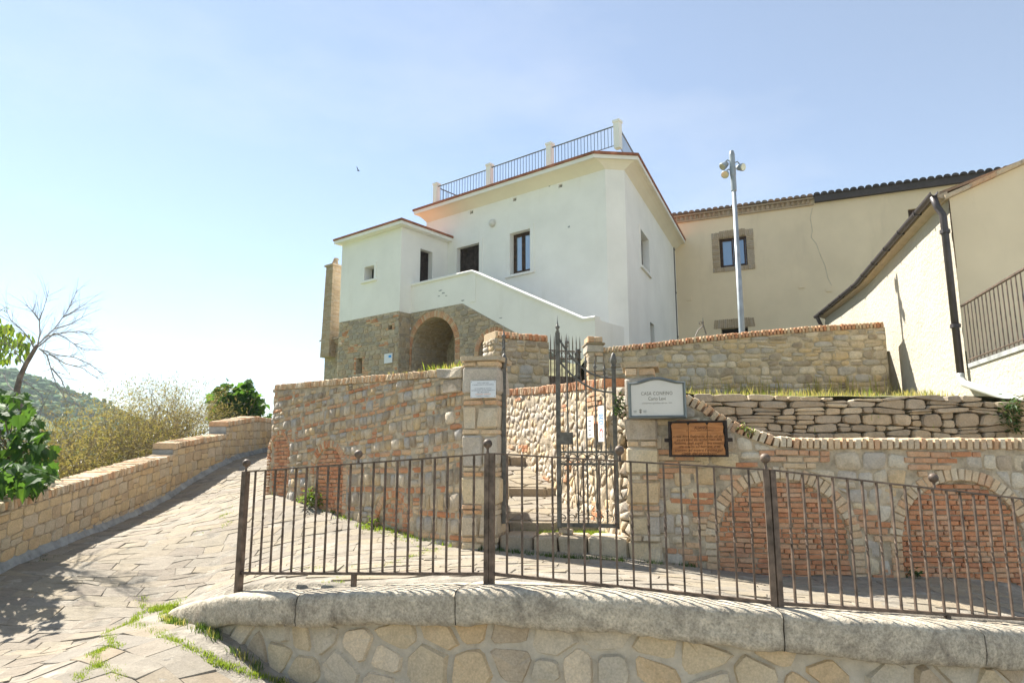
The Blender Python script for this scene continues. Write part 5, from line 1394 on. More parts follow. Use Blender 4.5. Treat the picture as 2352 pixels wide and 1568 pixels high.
panel("rightmost railing panel in front of the two big blocked brick arches", 1772, 1079, 4.71, 2412, 1152, 5.30, 19, False, 2142, True, True, False)
# ------------------------------------------------------------------ wrought iron gate: two leaves
def spear(m, x, z, s=1.):
    m.lathe((x, 0, z), [(.008*s, 0), (.017*s, .012), (.010*s, .028), (.012*s, .036), (.022*s, .058), (.010*s, .075), (.004*s, .12), (.0005, .155*s)], 8)
def gate_leaf(label, origin, ang, mirror):
    t = thing("gate_leaf", label, "gate", origin, "wrought iron gate leaves")
    Mx = Matrix.Translation(origin) @ Matrix.Rotation(ang, 4, 'Z') @ Matrix.Diagonal((-1 if mirror else 1, 1, 1, 1))
    def ob(m, nm, par=t, smooth=False):
        m.v = [Mx @ p for p in m.v]
        if mirror: m.f = [f[::-1] for f in m.f]
        return m.build(nm, MAT["gate_iron"], par, smooth=smooth)
    W = .585; H0_, H1_ = 1.50, 2.02
    zc = lambda x: H0_ + .02 + .46*(x/W)**2.4                      # upper swoop
    zd = lambda x: H0_ - .13 + .36*(x/W)**2.2
    m = MB(); m.box((0, 0, H0_/2+.06), .042, .042, H0_+.12); hs = ob(m, "hinge_stile")
    m = MB(); m.lathe((0, 0, H0_+.12), [(.026, 0), (.03, .02), (.022, .035), (.036, .06), (.034, .10), (.02, .145), (.004, .165)], 10); ob(m, "acorn_knob", hs, True)
    m = MB(); m.box((W, 0, H1_/2), .045, .04, H1_); ms = ob(m, "meeting_stile"); m = MB(); spear(m, W, H1_, 1.25); ob(m, "spear_finial", ms, True)
    for fn, nm in ((zc, "upper_swoop_rail"), (zd, "lower_swoop_rail")):
        m = MB(); m.tube([(W*i/14, 0, fn(W*i/14)) for i in range(15)], .011, 6); ob(m, nm)
    for z, nm in ((.03, "bottom_rail"), (.64, "lower_band_rail"), (.76, "upper_band_rail")):
        m = MB(); m.box((W/2, 0, z), W-.04, .016, .022 if z > .1 else .04); ob(m, nm)
    for i in range(1, 6):
        x = W*i/6; zt = zc(x) + .02 + .02*i/6
        m = MB(); m.tube([(x, 0, .05), (x, 0, zt)], .0085, 6); b = ob(m, "gate_bar"); m = MB(); spear(m, x, zt, 1.); ob(m, "spear_finial", b, True)
        m = MB(); m.lathe((x, 0, .685), [(.009, 0), (.018, .015), (.009, .03)], 8); m.lathe((x, 0, .16), [(.009, 0), (.017, .015), (.009, .03)], 8); ob(m, "bar_collar", b)
    def ring(cx, cz, r, nm, a0=0., a1=360.):
        m = MB(); m.tube([(cx + r*math.cos(math.radians(lerp(a0, a1, k/14))), 0, cz + r*math.sin(math.radians(lerp(a0, a1, k/14)))) for k in range(15)], .0055, 5); ob(m, nm)
    for i in range(6):
        x = W*(i+.5)/6; ring(x, .70, .040, "band_ring"); ring(x-.018, .60, .026, "scroll", 0, 300); ring(x+.02, .10, .033, "scroll", -60, 250)
        m = MB(); m.lathe((x, 0, .77), [(.006, 0), (.008, .03), (.001, .085)], 6); ob(m, "dog_spike")
        m = MB(); m.tube([(x, 0, .60), (x + (W/12)*(1 if i % 2 else -1)*.9, 0, .16)], .0045, 5); ob(m, "slanting_rod")
    m = MB(); m.box((W-.085, -.004, .90), .13, .03, .125); lp = ob(m, "lock_plate"); m = MB(); m.box((W-.075, -.021, .895), .012, .006, .03); ob(m, "keyhole", lp)
z0g = at(1412, 1214, 7.06).z
GRP = FG(FG.s_at(1412)[0], z0g, -.14); a_, _n = FG.axes(0)
gate_leaf("closed right leaf of the wrought iron gate with lock plate and spear tops", GRP, math.atan2(a_.y, a_.x), True)
GLP = FG(FG.s_at(1147)[0]+.015, z0g+.03, -.14)
gate_leaf("open left leaf of the wrought iron gate seen edge on beside its pillar", GLP, math.radians(91.2), False)
def upper_gate():
    P, Q = at(1262, 900, 12.45), at(1337, 900, 12.65); F = Frame([P.xy, Q.xy]); L = F.L
    z1, z2, zb = F.s_at(1300, 806)[1], F.s_at(1300, 824)[1], 1.15
    t = thing("upper_gate", "small rusty iron bar gate between the stone stub and the brick capped pillar", "gate", F(L/2, zb))
    for z in (z1, z2, zb+.12):
        m = MB(); m.tube([F(0, z), F(L, z)], .014, 5); m.build("cross_rail", MAT["iron"], t)
    n = 9
    for i in range(n):
        s = lerp(.03, L-.03, i/(n-1)); m = MB(); m.tube([F(s, zb), F(s, z1+.16), F(s, z1+.30)], [.011, .011, .001], 5); m.build("gate_bar", MAT["iron"], t)
    for i in range(n-1):
        s = lerp(.03, L-.03, (i+.5)/(n-1)); m = MB(); m.tube([F(s+.032*math.cos(k*.55), (z1+z2)/2+.055*math.sin(k*.55)) for k in range(12)], .006, 4); m.build("ring", MAT["iron"], t)
    m = MB(); m.box(F(L-.06, (zb+z1)/2, -.03), .05, .05, z1-zb+.1, F.mat(0, 0).to_3x3()); m.build("hinge_post", MAT["gate_iron"], t)
    m = MB(); m.box(F(.03, z2-.55, .03), .16, .05, .20, F.mat(0, 0).to_3x3()); m.build("lock_box", MAT["iron"], t)
    m = MB(); wbox(m, F, .0, L, zb+.15, zb+.32, -.02, -.005); m.build("kick_plate", MAT["iron"], t)
upper_gate()
# ------------------------------------------------------------------ writing
def text_mesh(s, size, align='CENTER', shear=0., spacing=1.):
    c = bpy.data.curves.new("lettering", 'FONT'); c.body = s; c.size = size; c.align_x = align; c.align_y = 'CENTER'; c.extrude = .0; c.shear = shear; c.space_character = spacing; c.resolution_u = 3
    o = bpy.data.objects.new("lettering", c); COL.objects.link(o); bpy.context.view_layer.update()
    m = bpy.data.meshes.new_from_object(o); bpy.data.objects.remove(o); return m
def wmat(fr, s, z, dep, roll=0., tilt=0.):
    """x along the wall, y up, z out"""
    a, n = fr.axes(s); return Matrix.Translation(fr(s, z, dep)) @ Matrix(((a.x, 0, n.x), (a.y, 0, n.y), (0, 1, 0))).to_4x4() @ Matrix.Rotation(roll, 4, 'Z')
def write(t, fr, s, z, dep, txt, size, mat, width=None, **k):
    m = text_mesh(txt, size, **k); xs = [v.co.x for v in m.vertices]
    w = max(xs)-min(xs) if xs else 1; q = (width/w) if width else 1.
    m.transform(Matrix.Diagonal((q, 1, 1, 1))); put("lettering", m, mat, t, wmat(fr, s, z, dep, k.get("roll", 0.)))
def house_sign():
    F = Frame([FG(FG.s_at(1443)[0], 0, .13).xy, FG(FG.s_at(1443)[0]+1.0, 0, .135).xy]); sl, sr = F.s_at(1443, 915)[0], F.s_at(1576, 915)[0]; zb_, zt_ = F.s_at(1508, 961)[1], F.s_at(1508, 866)[1]
    zs = F.s_at(1447, 879)[1]; W = sr-sl; t = thing("house_sign", "arched white sign in a grey frame on the right gate pillar", "sign", F(sl+W/2, zb_))
    def outline(i):
        a, b = sl+i, sr-i; pts = [(a, zb_+i), (b, zb_+i), (b, zs-i*.8)]
        n = 16
        for k in range(1, n):
            x = lerp(1, -1, k/n); h = .5*(1+math.cos(math.pi*max(-1, min(1, x/.92)))); pts.append((lerp(a, b, (x+1)/2), lerp(zs-i*.8, zt_-i, h)))
        pts.append((a, zs-i*.8)); return pts
    o, i_ = outline(0), outline(.030); m = MB(); n = len(o)
    for k in range(n):
        p, q, r_, s_ = o[k], o[(k+1) % n], i_[(k+1) % n], i_[k]
        mid = lambda u, v: ((u[0]+v[0])/2, (u[1]+v[1])/2)
        ps, qr = mid(p, s_), mid(q, r_)
        m.add([F(*p, 0), F(*q, 0), F(*q, .028), F(*p, .028), F(*ps, .038), F(*qr, .038), F(*r_, .020), F(*s_, .020), F(*s_, 0), F(*r_, 0)], [(0, 1, 2, 3), (3, 2, 5, 4), (4, 5, 6, 7), (7, 6, 9, 8)])
    m.build("frame", MAT["sign_frame"], t)
    m = MB(); pn = outline(.028); m.prism([F(*p, .0) for p in pn], [F(*p, .016) for p in pn]); m.build("panel", MAT["sign_white"], t)
    c = (sl+sr)/2; d = .0175; H = zt_-zb_
    write(t, F, c, zb_+H*.60, d, "CASA CONFINO", .050, MAT["ink"], W*.54, spacing=1.1); write(t, F, c, zb_+H*.475, d, "Carlo Levi", .048, MAT["ink"], W*.30)
    write(t, F, c, zb_+H*.37, d, "architettura gentilizia del sec. XIX", .017, MAT["ink"], W*.52)
    m = MB(); x0 = sl + W*.21; zz = zb_+H*.17; a_ = lambda x, z: F(x, z, d+.0)
    # small crest and two little word marks
    pts = [(x0+.012*math.cos(a)*(1 if math.sin(a) > 0 else .8), zz-.004+.013*math.sin(a)) for a in [2*math.pi*k/10 for k in range(10)]]; m.add([a_(*p) for p in pts], [tuple(range(10))])
    pts = [(x0-.012, zz+.012), (x0+.012, zz+.012), (x0+.014, zz+.024), (x0+.007, zz+.018), (x0, zz+.027), (x0-.007, zz+.018), (x0-.014, zz+.024)]; m.add([a_(*p) for p in pts], [tuple(range(7))])
    m.build("crest", MAT["ink"], t)
    for dx in (-.052, .042):
        m = MB()
        for k, w in enumerate((.034, .030, .026)): m.add([a_(x0+dx-w/2, zz+.008-.009*k), a_(x0+dx+w/2, zz+.008-.009*k), a_(x0+dx+w/2, zz+.0115-.009*k), a_(x0+dx-w/2, zz+.0115-.009*k)], [(0, 1, 2, 3)])
        m.build("word_mark", MAT["sign_frame"], t)
    return F
house_sign()
def wooden_sign():
    q0, q1 = at(1536, 1006, 6.62), at(1672, 1006, 6.44); F = Frame([q0.xy, q1.xy]); W = F.L; zb_, zt_ = F.s_at(1604, 1049)[1], F.s_at(1604, 966)[1]; H = zt_-zb_
    R = random.Random(3); t = thing("wooden_sign", "orange wooden sign with burnt lettering in a black frame below the arched sign", "sign", F(W/2, zb_))
    m = MB(); e = .022
    for a, b, c, d in ((0, W, zb_, zb_+e*.7), (0, W, zt_-e*.7, zt_), (0, e, zb_+e*.7, zt_-e*.7), (W-e, W, zb_+e*.7, zt_-e*.7)): wbox(m, F, a, b, c, d, 0, .03)
    wbox(m, F, e, W-e, zb_+e*.7, zt_-e*.7, 0, .010); m.build("black_frame", MAT["darkwood"], t)
    for sx in (-.018, W+.018):
        m = MB(); wbox(m, F, sx-.022, sx+.022, zb_+H*.42, zb_+H*.52, -.08, .02); m.build("fixing_lug", MAT["darkwood"], t)
    x = [e+.004, W*.345, W*.665, W-e-.004]
    for k in range(3):
        a, b = x[k]+.002, x[k+1]-.002; pts = []
        za, zb2 = zb_+e*.9, zt_-e*.95
        pts += [(a, za), (b, za)]
        if k == 2: pts += [(b - R.uniform(0, .014), lerp(za, zb2, j/7)) for j in range(1, 7)]
        else: pts += [(b, zb2-.02)]
        pts += [(b-.014, zb2), (a+.014, zb2), (a, zb2-.02)]
        if k == 0: pts += [(a + R.uniform(0, .012), lerp(zb2, za, j/7)) for j in range(1, 7)]
        m = MB(); m.prism([F(*p, .010) for p in pts], [F(*p, .021) for p in pts]); m.build("board", MAT["board"], t)
    c = W/2
    write(t, F, c+.03, zt_-H*.20, .0225, "ALIANO", .040, MAT["ink_burn"], W*.21); write(t, F, c+.02, zt_-H*.27, .0225, "la casa del confino", .016, MAT["ink_burn"], W*.46, shear=.3)
    for k, (s, w) in enumerate((("La casa dove finalmente andai ad abit-", .90), ("are era vicino alla vecchia chiesa della", .76), ("Madonna degli angeli ... era rimasta", .84), ("una casetta sul burrone, e mi", .70), ("trovavo ad essere l'ultima sul", .80), ("ciglio del precipizio\"", .62))):
        write(t, F, c + (-.0 if k == 0 else .01*(k % 2)), zt_-H*(.43+.095*k), .0225, s, .036, MAT["ink_burn"], W*w, shear=.25)
wooden_sign()
def notice():
    F = Frame([FG(gl0, 0, .085).xy, FG(gl1, 0, .085).xy]); a, b = F.s_at(1081, 893)[0], F.s_at(1139, 893)[0]; c, d = F.s_at(1110, 913)[1], F.s_at(1110, 874)[1]; W, H = b-a, d-c; s = (a+b)/2
    t = thing("notice_plate", "small white notice plate with blue lettering screwed to the left gate pillar", "sign", F(s, c)); m = MB(); wbox(m, F, a, b, c, d, 0, .006); m.build("plate", MAT["plate_white"], t)
    for k, (x, w, mt) in enumerate((("INFO CASA LEVI", .45, "ink_blue"), ("E MUSEO CIVILTA' CONTADINA", .84, "ink_blue"), ("", 0, ""), ("RIVOLGERSI AL PUNTO", .66, "ink_blue"), ("INFORMATIVO IN VIA PLEBISCITO", .92, "ink_blue"), ("TEL. 0835 568529", .46, "ink_blue"), ("ORARI VISITE", .60, "orange_ink"), ("CHIUSO IL LUNEDI'", .52, "ink_blue"))):
        if x: write(t, F, s, d - H*(.13 + .112*k), .0075, x, .0155, MAT[mt], W*w)
    m = MB()
    for x in (a+.01, b-.01):
        for z in (c+.012, d-.012): m.lathe(F(x, z, .006), [(.004, 0), (.003, .002)], 8, Matrix(((1, 0, 0), (0, 0, -1), (0, 1, 0))))
    m.build("screw", MAT["gate_iron"], t)
notice()
def posters():
    a, z = FI.s_at(1361, 980); b, _ = FI.s_at(1378, 980); c, d = FI.s_at(1370, 1005)[1], FI.s_at(1370, 955)[1]
    t = thing("paper_poster", "plain white paper poster on the sunlit wall behind the gate bars", "poster", FI((a+b)/2, c, .07)); m = MB(); wbox(m, FI, a, b, c, d, .07, .075); m.build("sheet", MAT["paper"], t)
    m = MB()
    for k in range(5): wbox(m, FI, lerp(a, b, .3), lerp(a, b, .7 - .05*(k % 3)), d-.06-.05*k, d-.052-.05*k, .0755, .077)
    m.build("faint_print", MAT["sign_frame"], t)
    a, b = FI.s_at(1389.5, 970)[0], FI.s_at(1403, 970)[0]; c, d = FI.s_at(1396, 1014)[1], FI.s_at(1396, 932)[1]; F = Frame([FI(a, 0, .075).xy, FI(b, 0, .075).xy]); W = F.L
    t = thing("rental_sign", "narrow upright white sign with blue and red letters beside the gate hinge", "sign", F(W/2, c)); m = MB(); wbox(m, F, 0, W, c, d, 0, .006); m.build("panel", MAT["paper"], t)
    H = d-c
    for x, z, mt, h in (("BED", .62, "blue_ink", .30), ("C", .24, "red_ink", .25)):
        m = text_mesh(x, .1); xs = [v.co.x for v in m.vertices]; ys = [v.co.y for v in m.vertices]
        m.transform(Matrix.Diagonal((H*h/(max(xs)-min(xs)), W*.62/(max(ys)-min(ys)), 1, 1))); put("lettering", m, MAT[mt], t, wmat(F, W/2, c+H*z, .0075, -math.pi/2))
posters()
def house_plaque():
    P = HOUSE["Bl"]; F = FH; Fb = Frame([HOUSE["Bl"], HOUSE["Bl"] - HD*3]); a, b = Fb.s_at(885, 823)[0], Fb.s_at(903, 823)[0]; c, d = Fb.s_at(894, 834)[1], Fb.s_at(894, 812)[1]
    t = thing("stone_plaque", "small pale plaque with a blue mark on the stone corner left of the house arch", "plaque", Fb((a+b)/2, c)); m = MB(); wbox(m, Fb, a, b, c, d, .025, .045); m.build("plate", MAT["plate_white"], t)
    m = MB(); wbox(m, Fb, lerp(a, b, .55), lerp(a, b, .9), lerp(c, d, .55), lerp(c, d, .8), .0455, .047); m.build("blue_mark", MAT["blue_ink"], t)
house_plaque()
def iron_ornament():
    Y = 13.1; t = thing("iron_ornament", "wrought iron spike with scrolls standing on the upper wall by the lamp post", "ironwork", at(1612, 768, Y))
    P = lambda u, v: at(u, v, Y)
    m = MB(); m.tube([P(1597, 772), P(1604, 757), P(1613, 750)], .012, 5); m.tube([P(1622, 768), P(1618, 755), P(1615, 745)], .014, 5); m.build("leg", MAT["gate_iron"], t)
    m = MB(); m.tube([P(1615, 750), P(1614.5, 738), P(1614, 728)], [.02, .012, .001], 6); m.build("spike", MAT["gate_iron"], t)
    c = P(1609, 742); m = MB(); m.tube([c + Vector((.035*math.cos(k*.6)*(1-k*.05), 0, .035*math.sin(k*.6)*(1-k*.05))) for k in range(12)], .007, 4); m.build("scroll", MAT["gate_iron"], t)
iron_ornament()
def bird():
    p = at(823, 392, 62); t = thing("bird", "small dark bird flying in the pale sky left of the house", "bird", p); m = MB()
    m.lathe((0, 0, 0), [(.005, -.16), (.03, -.1), (.045, 0), (.035, .09), (.02, .13), (.003, .16)], 8, Matrix(((0.3, 0, .95), (.9, 0, -.3), (0, 1, 0)))); m.v = [p + q for q in m.v]; b = m.build("body", MAT["black"], t, smooth=True)
    for sx, up in ((-1, .22), (1, .10)):
        m = MB(); a = [p + Vector(q) for q in ((.05, 0, .01), (-.06, 0, .01), (-.12, sx*.3, up*1.2), (-.02, sx*.5, up*.8))]; m.prism([q - Vector((0, 0, .006)) for q in a], [q + Vector((0, 0, .006)) for q in a]); m.build("wing", MAT["black"], t)
bird()
# ------------------------------------------------------------------ terraces behind the walls
def sheet(name, x0, x1, y0, y1, zf, inside, step, mat, kind="structure"):
    xs = np.arange(x0, x1+step, step); ys = np.arange(y0, y1+step, step); idx = {}; v = []; f = []
    def vid(i, j):
        if (i, j) not in idx: idx[i, j] = len(v); v.append((xs[i], ys[j], zf(xs[i], ys[j])))
        return idx[i, j]
    for i in range(len(xs)-1):
        for j in range(len(ys)-1):
            if inside((xs[i]+xs[i+1])/2, (ys[j]+ys[j+1])/2): f.append((vid(i, j), vid(i+1, j), vid(i+1, j+1), vid(i, j+1)))
    o = put(name, mk(name, v, f, True), mat); o["kind"] = kind; return o
def stepx(y): return interp(y, [7.3, 9.1, 10.2, 11.4, 14], [-.46, -.94, -1.55, -2.25, -3.1])
def zleft(x, y): return min(.93, .62 + .03*y) + .02*N3(x*2, y*2) - .12*sm(.6, -.2, side(FL, x, y)[1]) + .9*sm(14, 20, y)
def in_left(x, y):
    if y < 14: return x > -.30*y and x < stepx(y) and (side(FL, x, y)[0] < -.2 or y > 10) and x > -3.45
    return x < -1.4 and x > -.272*y and y < 22
sheet("left_terrace", -9, 0, 7.2, 22, zleft, in_left, .2, MAT["earth"])
def zright(x, y): return .085*y + .02 - .16*sm(4.9, 5.8, x)*sm(9.5, 8, y) + .13*sm(2.2, 1.2, x) + .02*N3(x*2, y*2)
def in_right(x, y):
    if y < 11.4:
        r, L = side(FI, x, y)
        if r > -.25 and x < 1.4: return False
        if side(FR, x, y)[0] > -.2: return False
        if y < 7.35 + .0*x and x > 1.5 and side(FD, x, y)[0] > -.12: return False
    return True
sheet("right_terrace", -.6, 8.4, 7.0, 12.9, zright, in_right, .16, MAT["earth"])
sheet("upper_terrace", -12, 24, 12.4, 40, lambda x, y: (lerp(1.25, 2.18, sm(12.8, 15.5, y)) if x < 1.5 else 2.0 + .05*N3(x, y)) if x > -1 else min(2.15, .097*y), lambda x, y: (y > 12.75 and x > -1.5) or (y > 16 and x > -.272*y), .5, MAT["earth"])
def unseen_street():  # unseen street ground carried on behind the eye, added for its sunlit bounce
    v = []; f_ = []; n = 24
    for i in range(n+1):
        for j in range(n+1):
            x, y = lerp(-14, 45, i/n), lerp(-45, -2.9, j/n); v.append((x, y, lerp(ZL(min(6, max(-6, x)), -2.9), -2.0, sm(-3, -9, y)) - (1.3 if x > -2 else 1.3*sm(-4, -2, x)) - .012*max(0, x)))
    for i in range(n):
        for j in range(n): f_.append((i*(n+1)+j, (i+1)*(n+1)+j, (i+1)*(n+1)+j+1, i*(n+1)+j+1))
    v2 = []; b = len(v)
    o = put("unseen_street_ground", mk("unseen_street_ground", v, f_, True), MAT["ground"]); o["kind"] = "structure"
    m = MB(); m.add([(6.0, -3, -2.6), (45, -3, -3.0), (45, 5.5, -3.0), (6.0, 5.5, -2.75)], [(0, 1, 2, 3)]); m.add([(6.0, 5.2, -1.5), (45, 3, -1.8), (45, 30, -1.6), (6.0, 12, -1.4)], [(0, 1, 2, 3)])
    o = m.build("unseen_street_side", MAT["ground"]); o["kind"] = "structure"
unseen_street()
# ------------------------------------------------------------------ valley and the wooded hill
def ridge(r):      # picture ratio x/y -> ridge height
    return interp(r, [-1.6, -1.1, -.9, -.75, -.68, -.63, -.58, -.53, -.48, -.44, -.38, -.3, -.1, .4, 1.2], [80, 70, 60, 51, 45, 37, 29, 21, 13, 5, -10, -20, -24, -30, -30])
def zhill(x, y):
    d = math.hypot(x, y); r = x/max(y, 1.)
    if y < 5: r = -1.6 if x < 0 else 1.2
    h = ridge(r); base = lerp(-3.2, -62, sm(8, 230, d)); t = sm(180, 520, d); z = lerp(base, h*d/520*1.0, t)
    if d > 520: z = lerp(h, -25, sm(520, 1500, d)) if d < 1500 else -25
    return z + (3*N3(x*.012, y*.012) + 2.0*N3(x*.04, y*.04))*sm(40, 300, d) + .25*N3(x*.3, y*.3)
def valley():
    v = []; f = []; na = 150; rr = [0.5, 3, 6, 9, 12, 16, 20, 26, 34, 45, 60, 80, 105, 135, 165, 200] + [230 + 14*i for i in range(26)] + [620, 700, 850, 1100, 1500, 2200, 3000]
    for r in rr:
        for k in range(na):
            a = 2*math.pi*k/na; x, y = r*math.sin(a), r*math.cos(a); z = zhill(x, y)
            if x > -5.9: z = min(z, lerp(-4.5, z, sm(0, 60, r-30))) - (2. if r < 40 else 0)
            v.append((x, y, z))
    for i in range(len(rr)-1):
        for k in range(na): f.append((i*na+k, i*na+(k+1) % na, (i+1)*na+(k+1) % na, (i+1)*na+k))
    f.append(tuple(range(na)))
    o = put("valley_hill", mk("valley_hill", v, f, True), MAT["hill"]); o["kind"] = "structure"
valley()
def bank_z(x, y):
    """grassy bank just outside the parapet"""
    d = par_x(y) - .36 - x; top = ZL(par_x(y), y) + .25
    return top - .25*max(0, d)**1.25 + .08*N3(x, y)
sheet("parapet_bank", -16, -5.4, 2, 21, bank_z, lambda x, y: x < par_x(y) - .2, .35, MAT["earth"])
_ico = None
def blob(seed):
    import bmesh
    R = random.Random(seed); bm = bmesh.new(); bmesh.ops.create_icosphere(bm, subdivisions=2, radius=1.)
    for v in bm.verts: v.co *= 1 + R.uniform(-.34, .30); v.co.z = v.co.z*.85
    v = np.array([p.co[:] for p in bm.verts]); f = np.array([[q.index for q in p.verts] for p in bm.faces]); bm.free(); return v, f
def forest():
    R = random.Random(131); bl = [blob(i) for i in range(14)]; V = []; Fc = []; off = 0; n = 0
    while n < 5200:
        r = R.uniform(-.92, -.33); d = R.uniform(200, 545)**1.0; y = d/math.sqrt(1+r*r); x = r*y
        if N3(x*.025, y*.025, 4) + .5*N3(x*.1, y*.1) < -.02 and d < 500: continue
        z = zhill(x, y); s = R.choice((1.0, 1.3, 1.6, 2.0, 2.6, 3.2))*R.uniform(.8, 1.2)*(.85 if d > 480 else 1); v, f = bl[R.randrange(14)]
        if d > 440 and R.random() < .06: sc = np.array([s*.45, s*.45, s*1.7])
        else: sc = np.array([s*R.uniform(.9, 1.4), s*R.uniform(.9, 1.4), s*R.uniform(.75, 1.15)])
        V.append(v*sc + np.array([x, y, z + sc[2]*.55])); Fc.append(f + off); off += len(v); n += 1
    V = np.concatenate(V); Fc = np.concatenate(Fc); m = bpy.data.meshes.new("hill_woodland"); m.from_pydata(V.tolist(), [], Fc.tolist()); m.shade_smooth()
    o = put("hill_woodland", m, MAT["forest"]); o["kind"] = "stuff"
forest()
# ------------------------------------------------------------------ plants
def leaf_shape(kind):
    if kind == "fig":       # lobed, folded along the midrib
        pts = [(0, 0), (.18, .06), (.34, .02), (.30, .20), (.52, .36), (.34, .42), (.30, .62), (.14, .66), (0, 1.0)]
    elif kind == "oval": pts = [(0, 0), (.16, .25), (.20, .5), (.12, .8), (0, 1.0)]
    else: pts = [(0, 0), (.09, .3), (.10, .6), (0, 1.0)]
    v = []; f = []; n = len(pts)
    for sx in (-1, 1):
        b = len(v)
        for x, y in pts: v.append((sx*x, y, .28*abs(x) - .22*y*y))
        f.append(tuple(range(b, b+n)) if sx < 0 else tuple(range(b, b+n))[::-1])
    return v, f
LEAF = {k: leaf_shape(k) for k in ("fig", "oval", "slim")}
def leaf_M(p, size, R, up=.35, out=None):
    d = Vector((R.uniform(-1, 1), R.uniform(-1, 1), R.uniform(-.9, .5)))
    if out is not None: d = d*.7 + out
    d.normalize(); nrm = Vector((R.uniform(-.6, .6), R.uniform(-.6, .6), 1)).normalized(); x = d.cross(nrm).normalized(); z = x.cross(d)
    return Matrix.Translation(p) @ Matrix((x, d, z)).transposed().to_4x4() @ Matrix.Scale(size, 4)
def leaves_mb(mb, kind, M): v, f = LEAF[kind]; mb.add([M @ Vector(p) for p in v], f)
def branch(mb, p, d, L, r, depth, R, droop=0., tips=None, spread=.6, kids=(2, 4), seg=5, wig=.18):
    pts = [p.copy()]; rs = [r]; q = p.copy(); e = d.normalized()
    for i in range(seg):
        e = (e + Vector((R.uniform(-wig, wig), R.uniform(-wig, wig), R.uniform(-wig, wig) - droop))).normalized(); q = q + e*L/seg; pts.append(q.copy()); rs.append(r*(1 - .65*(i+1)/seg))
    mb.tube(pts, rs, 4 if r < .012 else 6, False)
    if tips is not None: tips.append((pts[-1], e)); 
    if depth > 0:
        for k in range(R.randint(*kids)):
            i = R.randint(1, seg); c = pts[i]; dd = (pts[i]-pts[i-1]).normalized() + Vector((R.uniform(-1, 1), R.uniform(-1, 1), R.uniform(-.8, .9)))*spread
            branch(mb, c, dd, L*R.uniform(.4, .75), rs[i]*.7, depth-1, R, droop, tips, spread, kids, seg, wig)
def fig_bush():
    R = random.Random(141); Y = 7.6; t = thing("fig_bush", "dense fig bush with big lobed leaves leaning over the parapet at the left edge", "bush", at(20, 1140, 7.7))
    m = MB(); tips = []
    root = at(5, 1100, 9.1)
    for k in range(9): branch(m, root + Vector((R.uniform(-.5, .3), R.uniform(-.3, .3), 0)), Vector((R.uniform(-.5, .6), R.uniform(-.5, .2), 1)), R.uniform(.6, 1.1), .018, 1, R, 0, tips)
    m.build("stem", MAT["bark"], t)
    fig = mk("leaf", LEAF["fig"][0], LEAF["fig"][1]); fig.materials.append(MAT["fig_leaf"]); n = 0; rest = MB()
    # crown volume read off the picture: boundary on the right, by height
    while n < 620:
        v = R.uniform(895, 1130); ur = interp(v, [890, 930, 960, 985, 1030, 1060, 1090, 1130], [60, 80, 98, 108, 126, 122, 112, 100]); u = R.uniform(-150, ur)
        if v < 950 and 30 < u < 60 and R.random() < .5: continue
        p = at(u, v, R.uniform(8.3, 9.4) if v < 1060 else R.uniform(8.0, 8.8))
        M = leaf_M(p, R.uniform(.12, .23), R, out=Vector((.25, -.5, -.35)))
        if n < 290: put("leaf", fig, None, t, M)
        else: leaves_mb(rest, "fig", M)
        n += 1
    for k in range(110):      # leaves hanging over the coping
        u = R.uniform(-40, 98); leaves_mb(rest, "fig", leaf_M(at(u, R.uniform(1060, 1128 - max(0, u)*.12), R.uniform(7.35, 8.0)), R.uniform(.12, .2), R, out=Vector((.25, -.5, -.35))))
    rest.build("inner_foliage", MAT["fig_leaf"], t, kind="stuff")
fig_bush()
def bare_tree():
    R = random.Random(151); Y = 9.6; t = thing("bare_tree", "crooked leafless tree with a fan of fine grey twigs rising out of the fig bush", "tree", at(30, 1080, Y))
    P = lambda u, v, dy=0.: at(u, v, Y+dy)
    m = MB(); tr = [(28, 1060), (38, 1025), (48, 985), (56, 965), (54, 945), (42, 925), (39, 895), (46, 865), (60, 835), (78, 805), (86, 792)]
    m.tube([P(*q) for q in tr], [.055, .055, .05, .05, .048, .044, .040, .036, .032, .028, .024], 8); m.build("trunk", MAT["bark"], t, smooth=True)
    limbs = [[(84, 795), (108, 770), (125, 755), (145, 728), (160, 705), (178, 665)], [(86, 795), (92, 765), (90, 735), (100, 710), (112, 668)], [(80, 805), (70, 780), (48, 755), (25, 735), (15, 715)],
             [(90, 800), (108, 815), (118, 850), (130, 885), (150, 915), (165, 930)], [(92, 802), (130, 815), (170, 820), (205, 835), (235, 857)], [(88, 796), (125, 765), (150, 775), (170, 790), (195, 805)],
             [(108, 772), (140, 765), (180, 760), (215, 770)], [(60, 840), (48, 825), (30, 800), (8, 780)], [(42, 905), (20, 885), (8, 860), (-10, 845)], [(46, 870), (70, 885), (95, 905), (102, 935)], [(118, 845), (140, 870), (155, 905), (175, 925)], [(112, 812), (150, 835), (190, 845), (225, 870)],
             [(145, 728), (170, 715), (200, 695)], [(125, 755), (160, 745), (205, 720)], [(90, 735), (75, 715), (60, 700)]]
    for k, L in enumerate(limbs):
        m = MB(); dy = R.uniform(-.45, .45); pts = [P(u, v, dy*min(1, i*.4)) for i, (u, v) in enumerate(L)]; n = len(pts)
        m.tube(pts, [lerp(.011, .0025, i/(n-1)) for i in range(n)], 5, False)
        for i in range(1, n):
            for j in range(5):
                q = lerp(pts[i-1], pts[i], R.random()); d = (pts[i]-pts[i-1]).normalized() + Vector((R.uniform(-.8, .8), R.uniform(-.8, .8), R.uniform(-.6, .8)))
                branch(m, q, d, R.uniform(.14, .38), .003, 1, R, .01, None, .6, (1, 3), 4, .15)
        m.build("branch", MAT["twig"], t)
bare_tree()
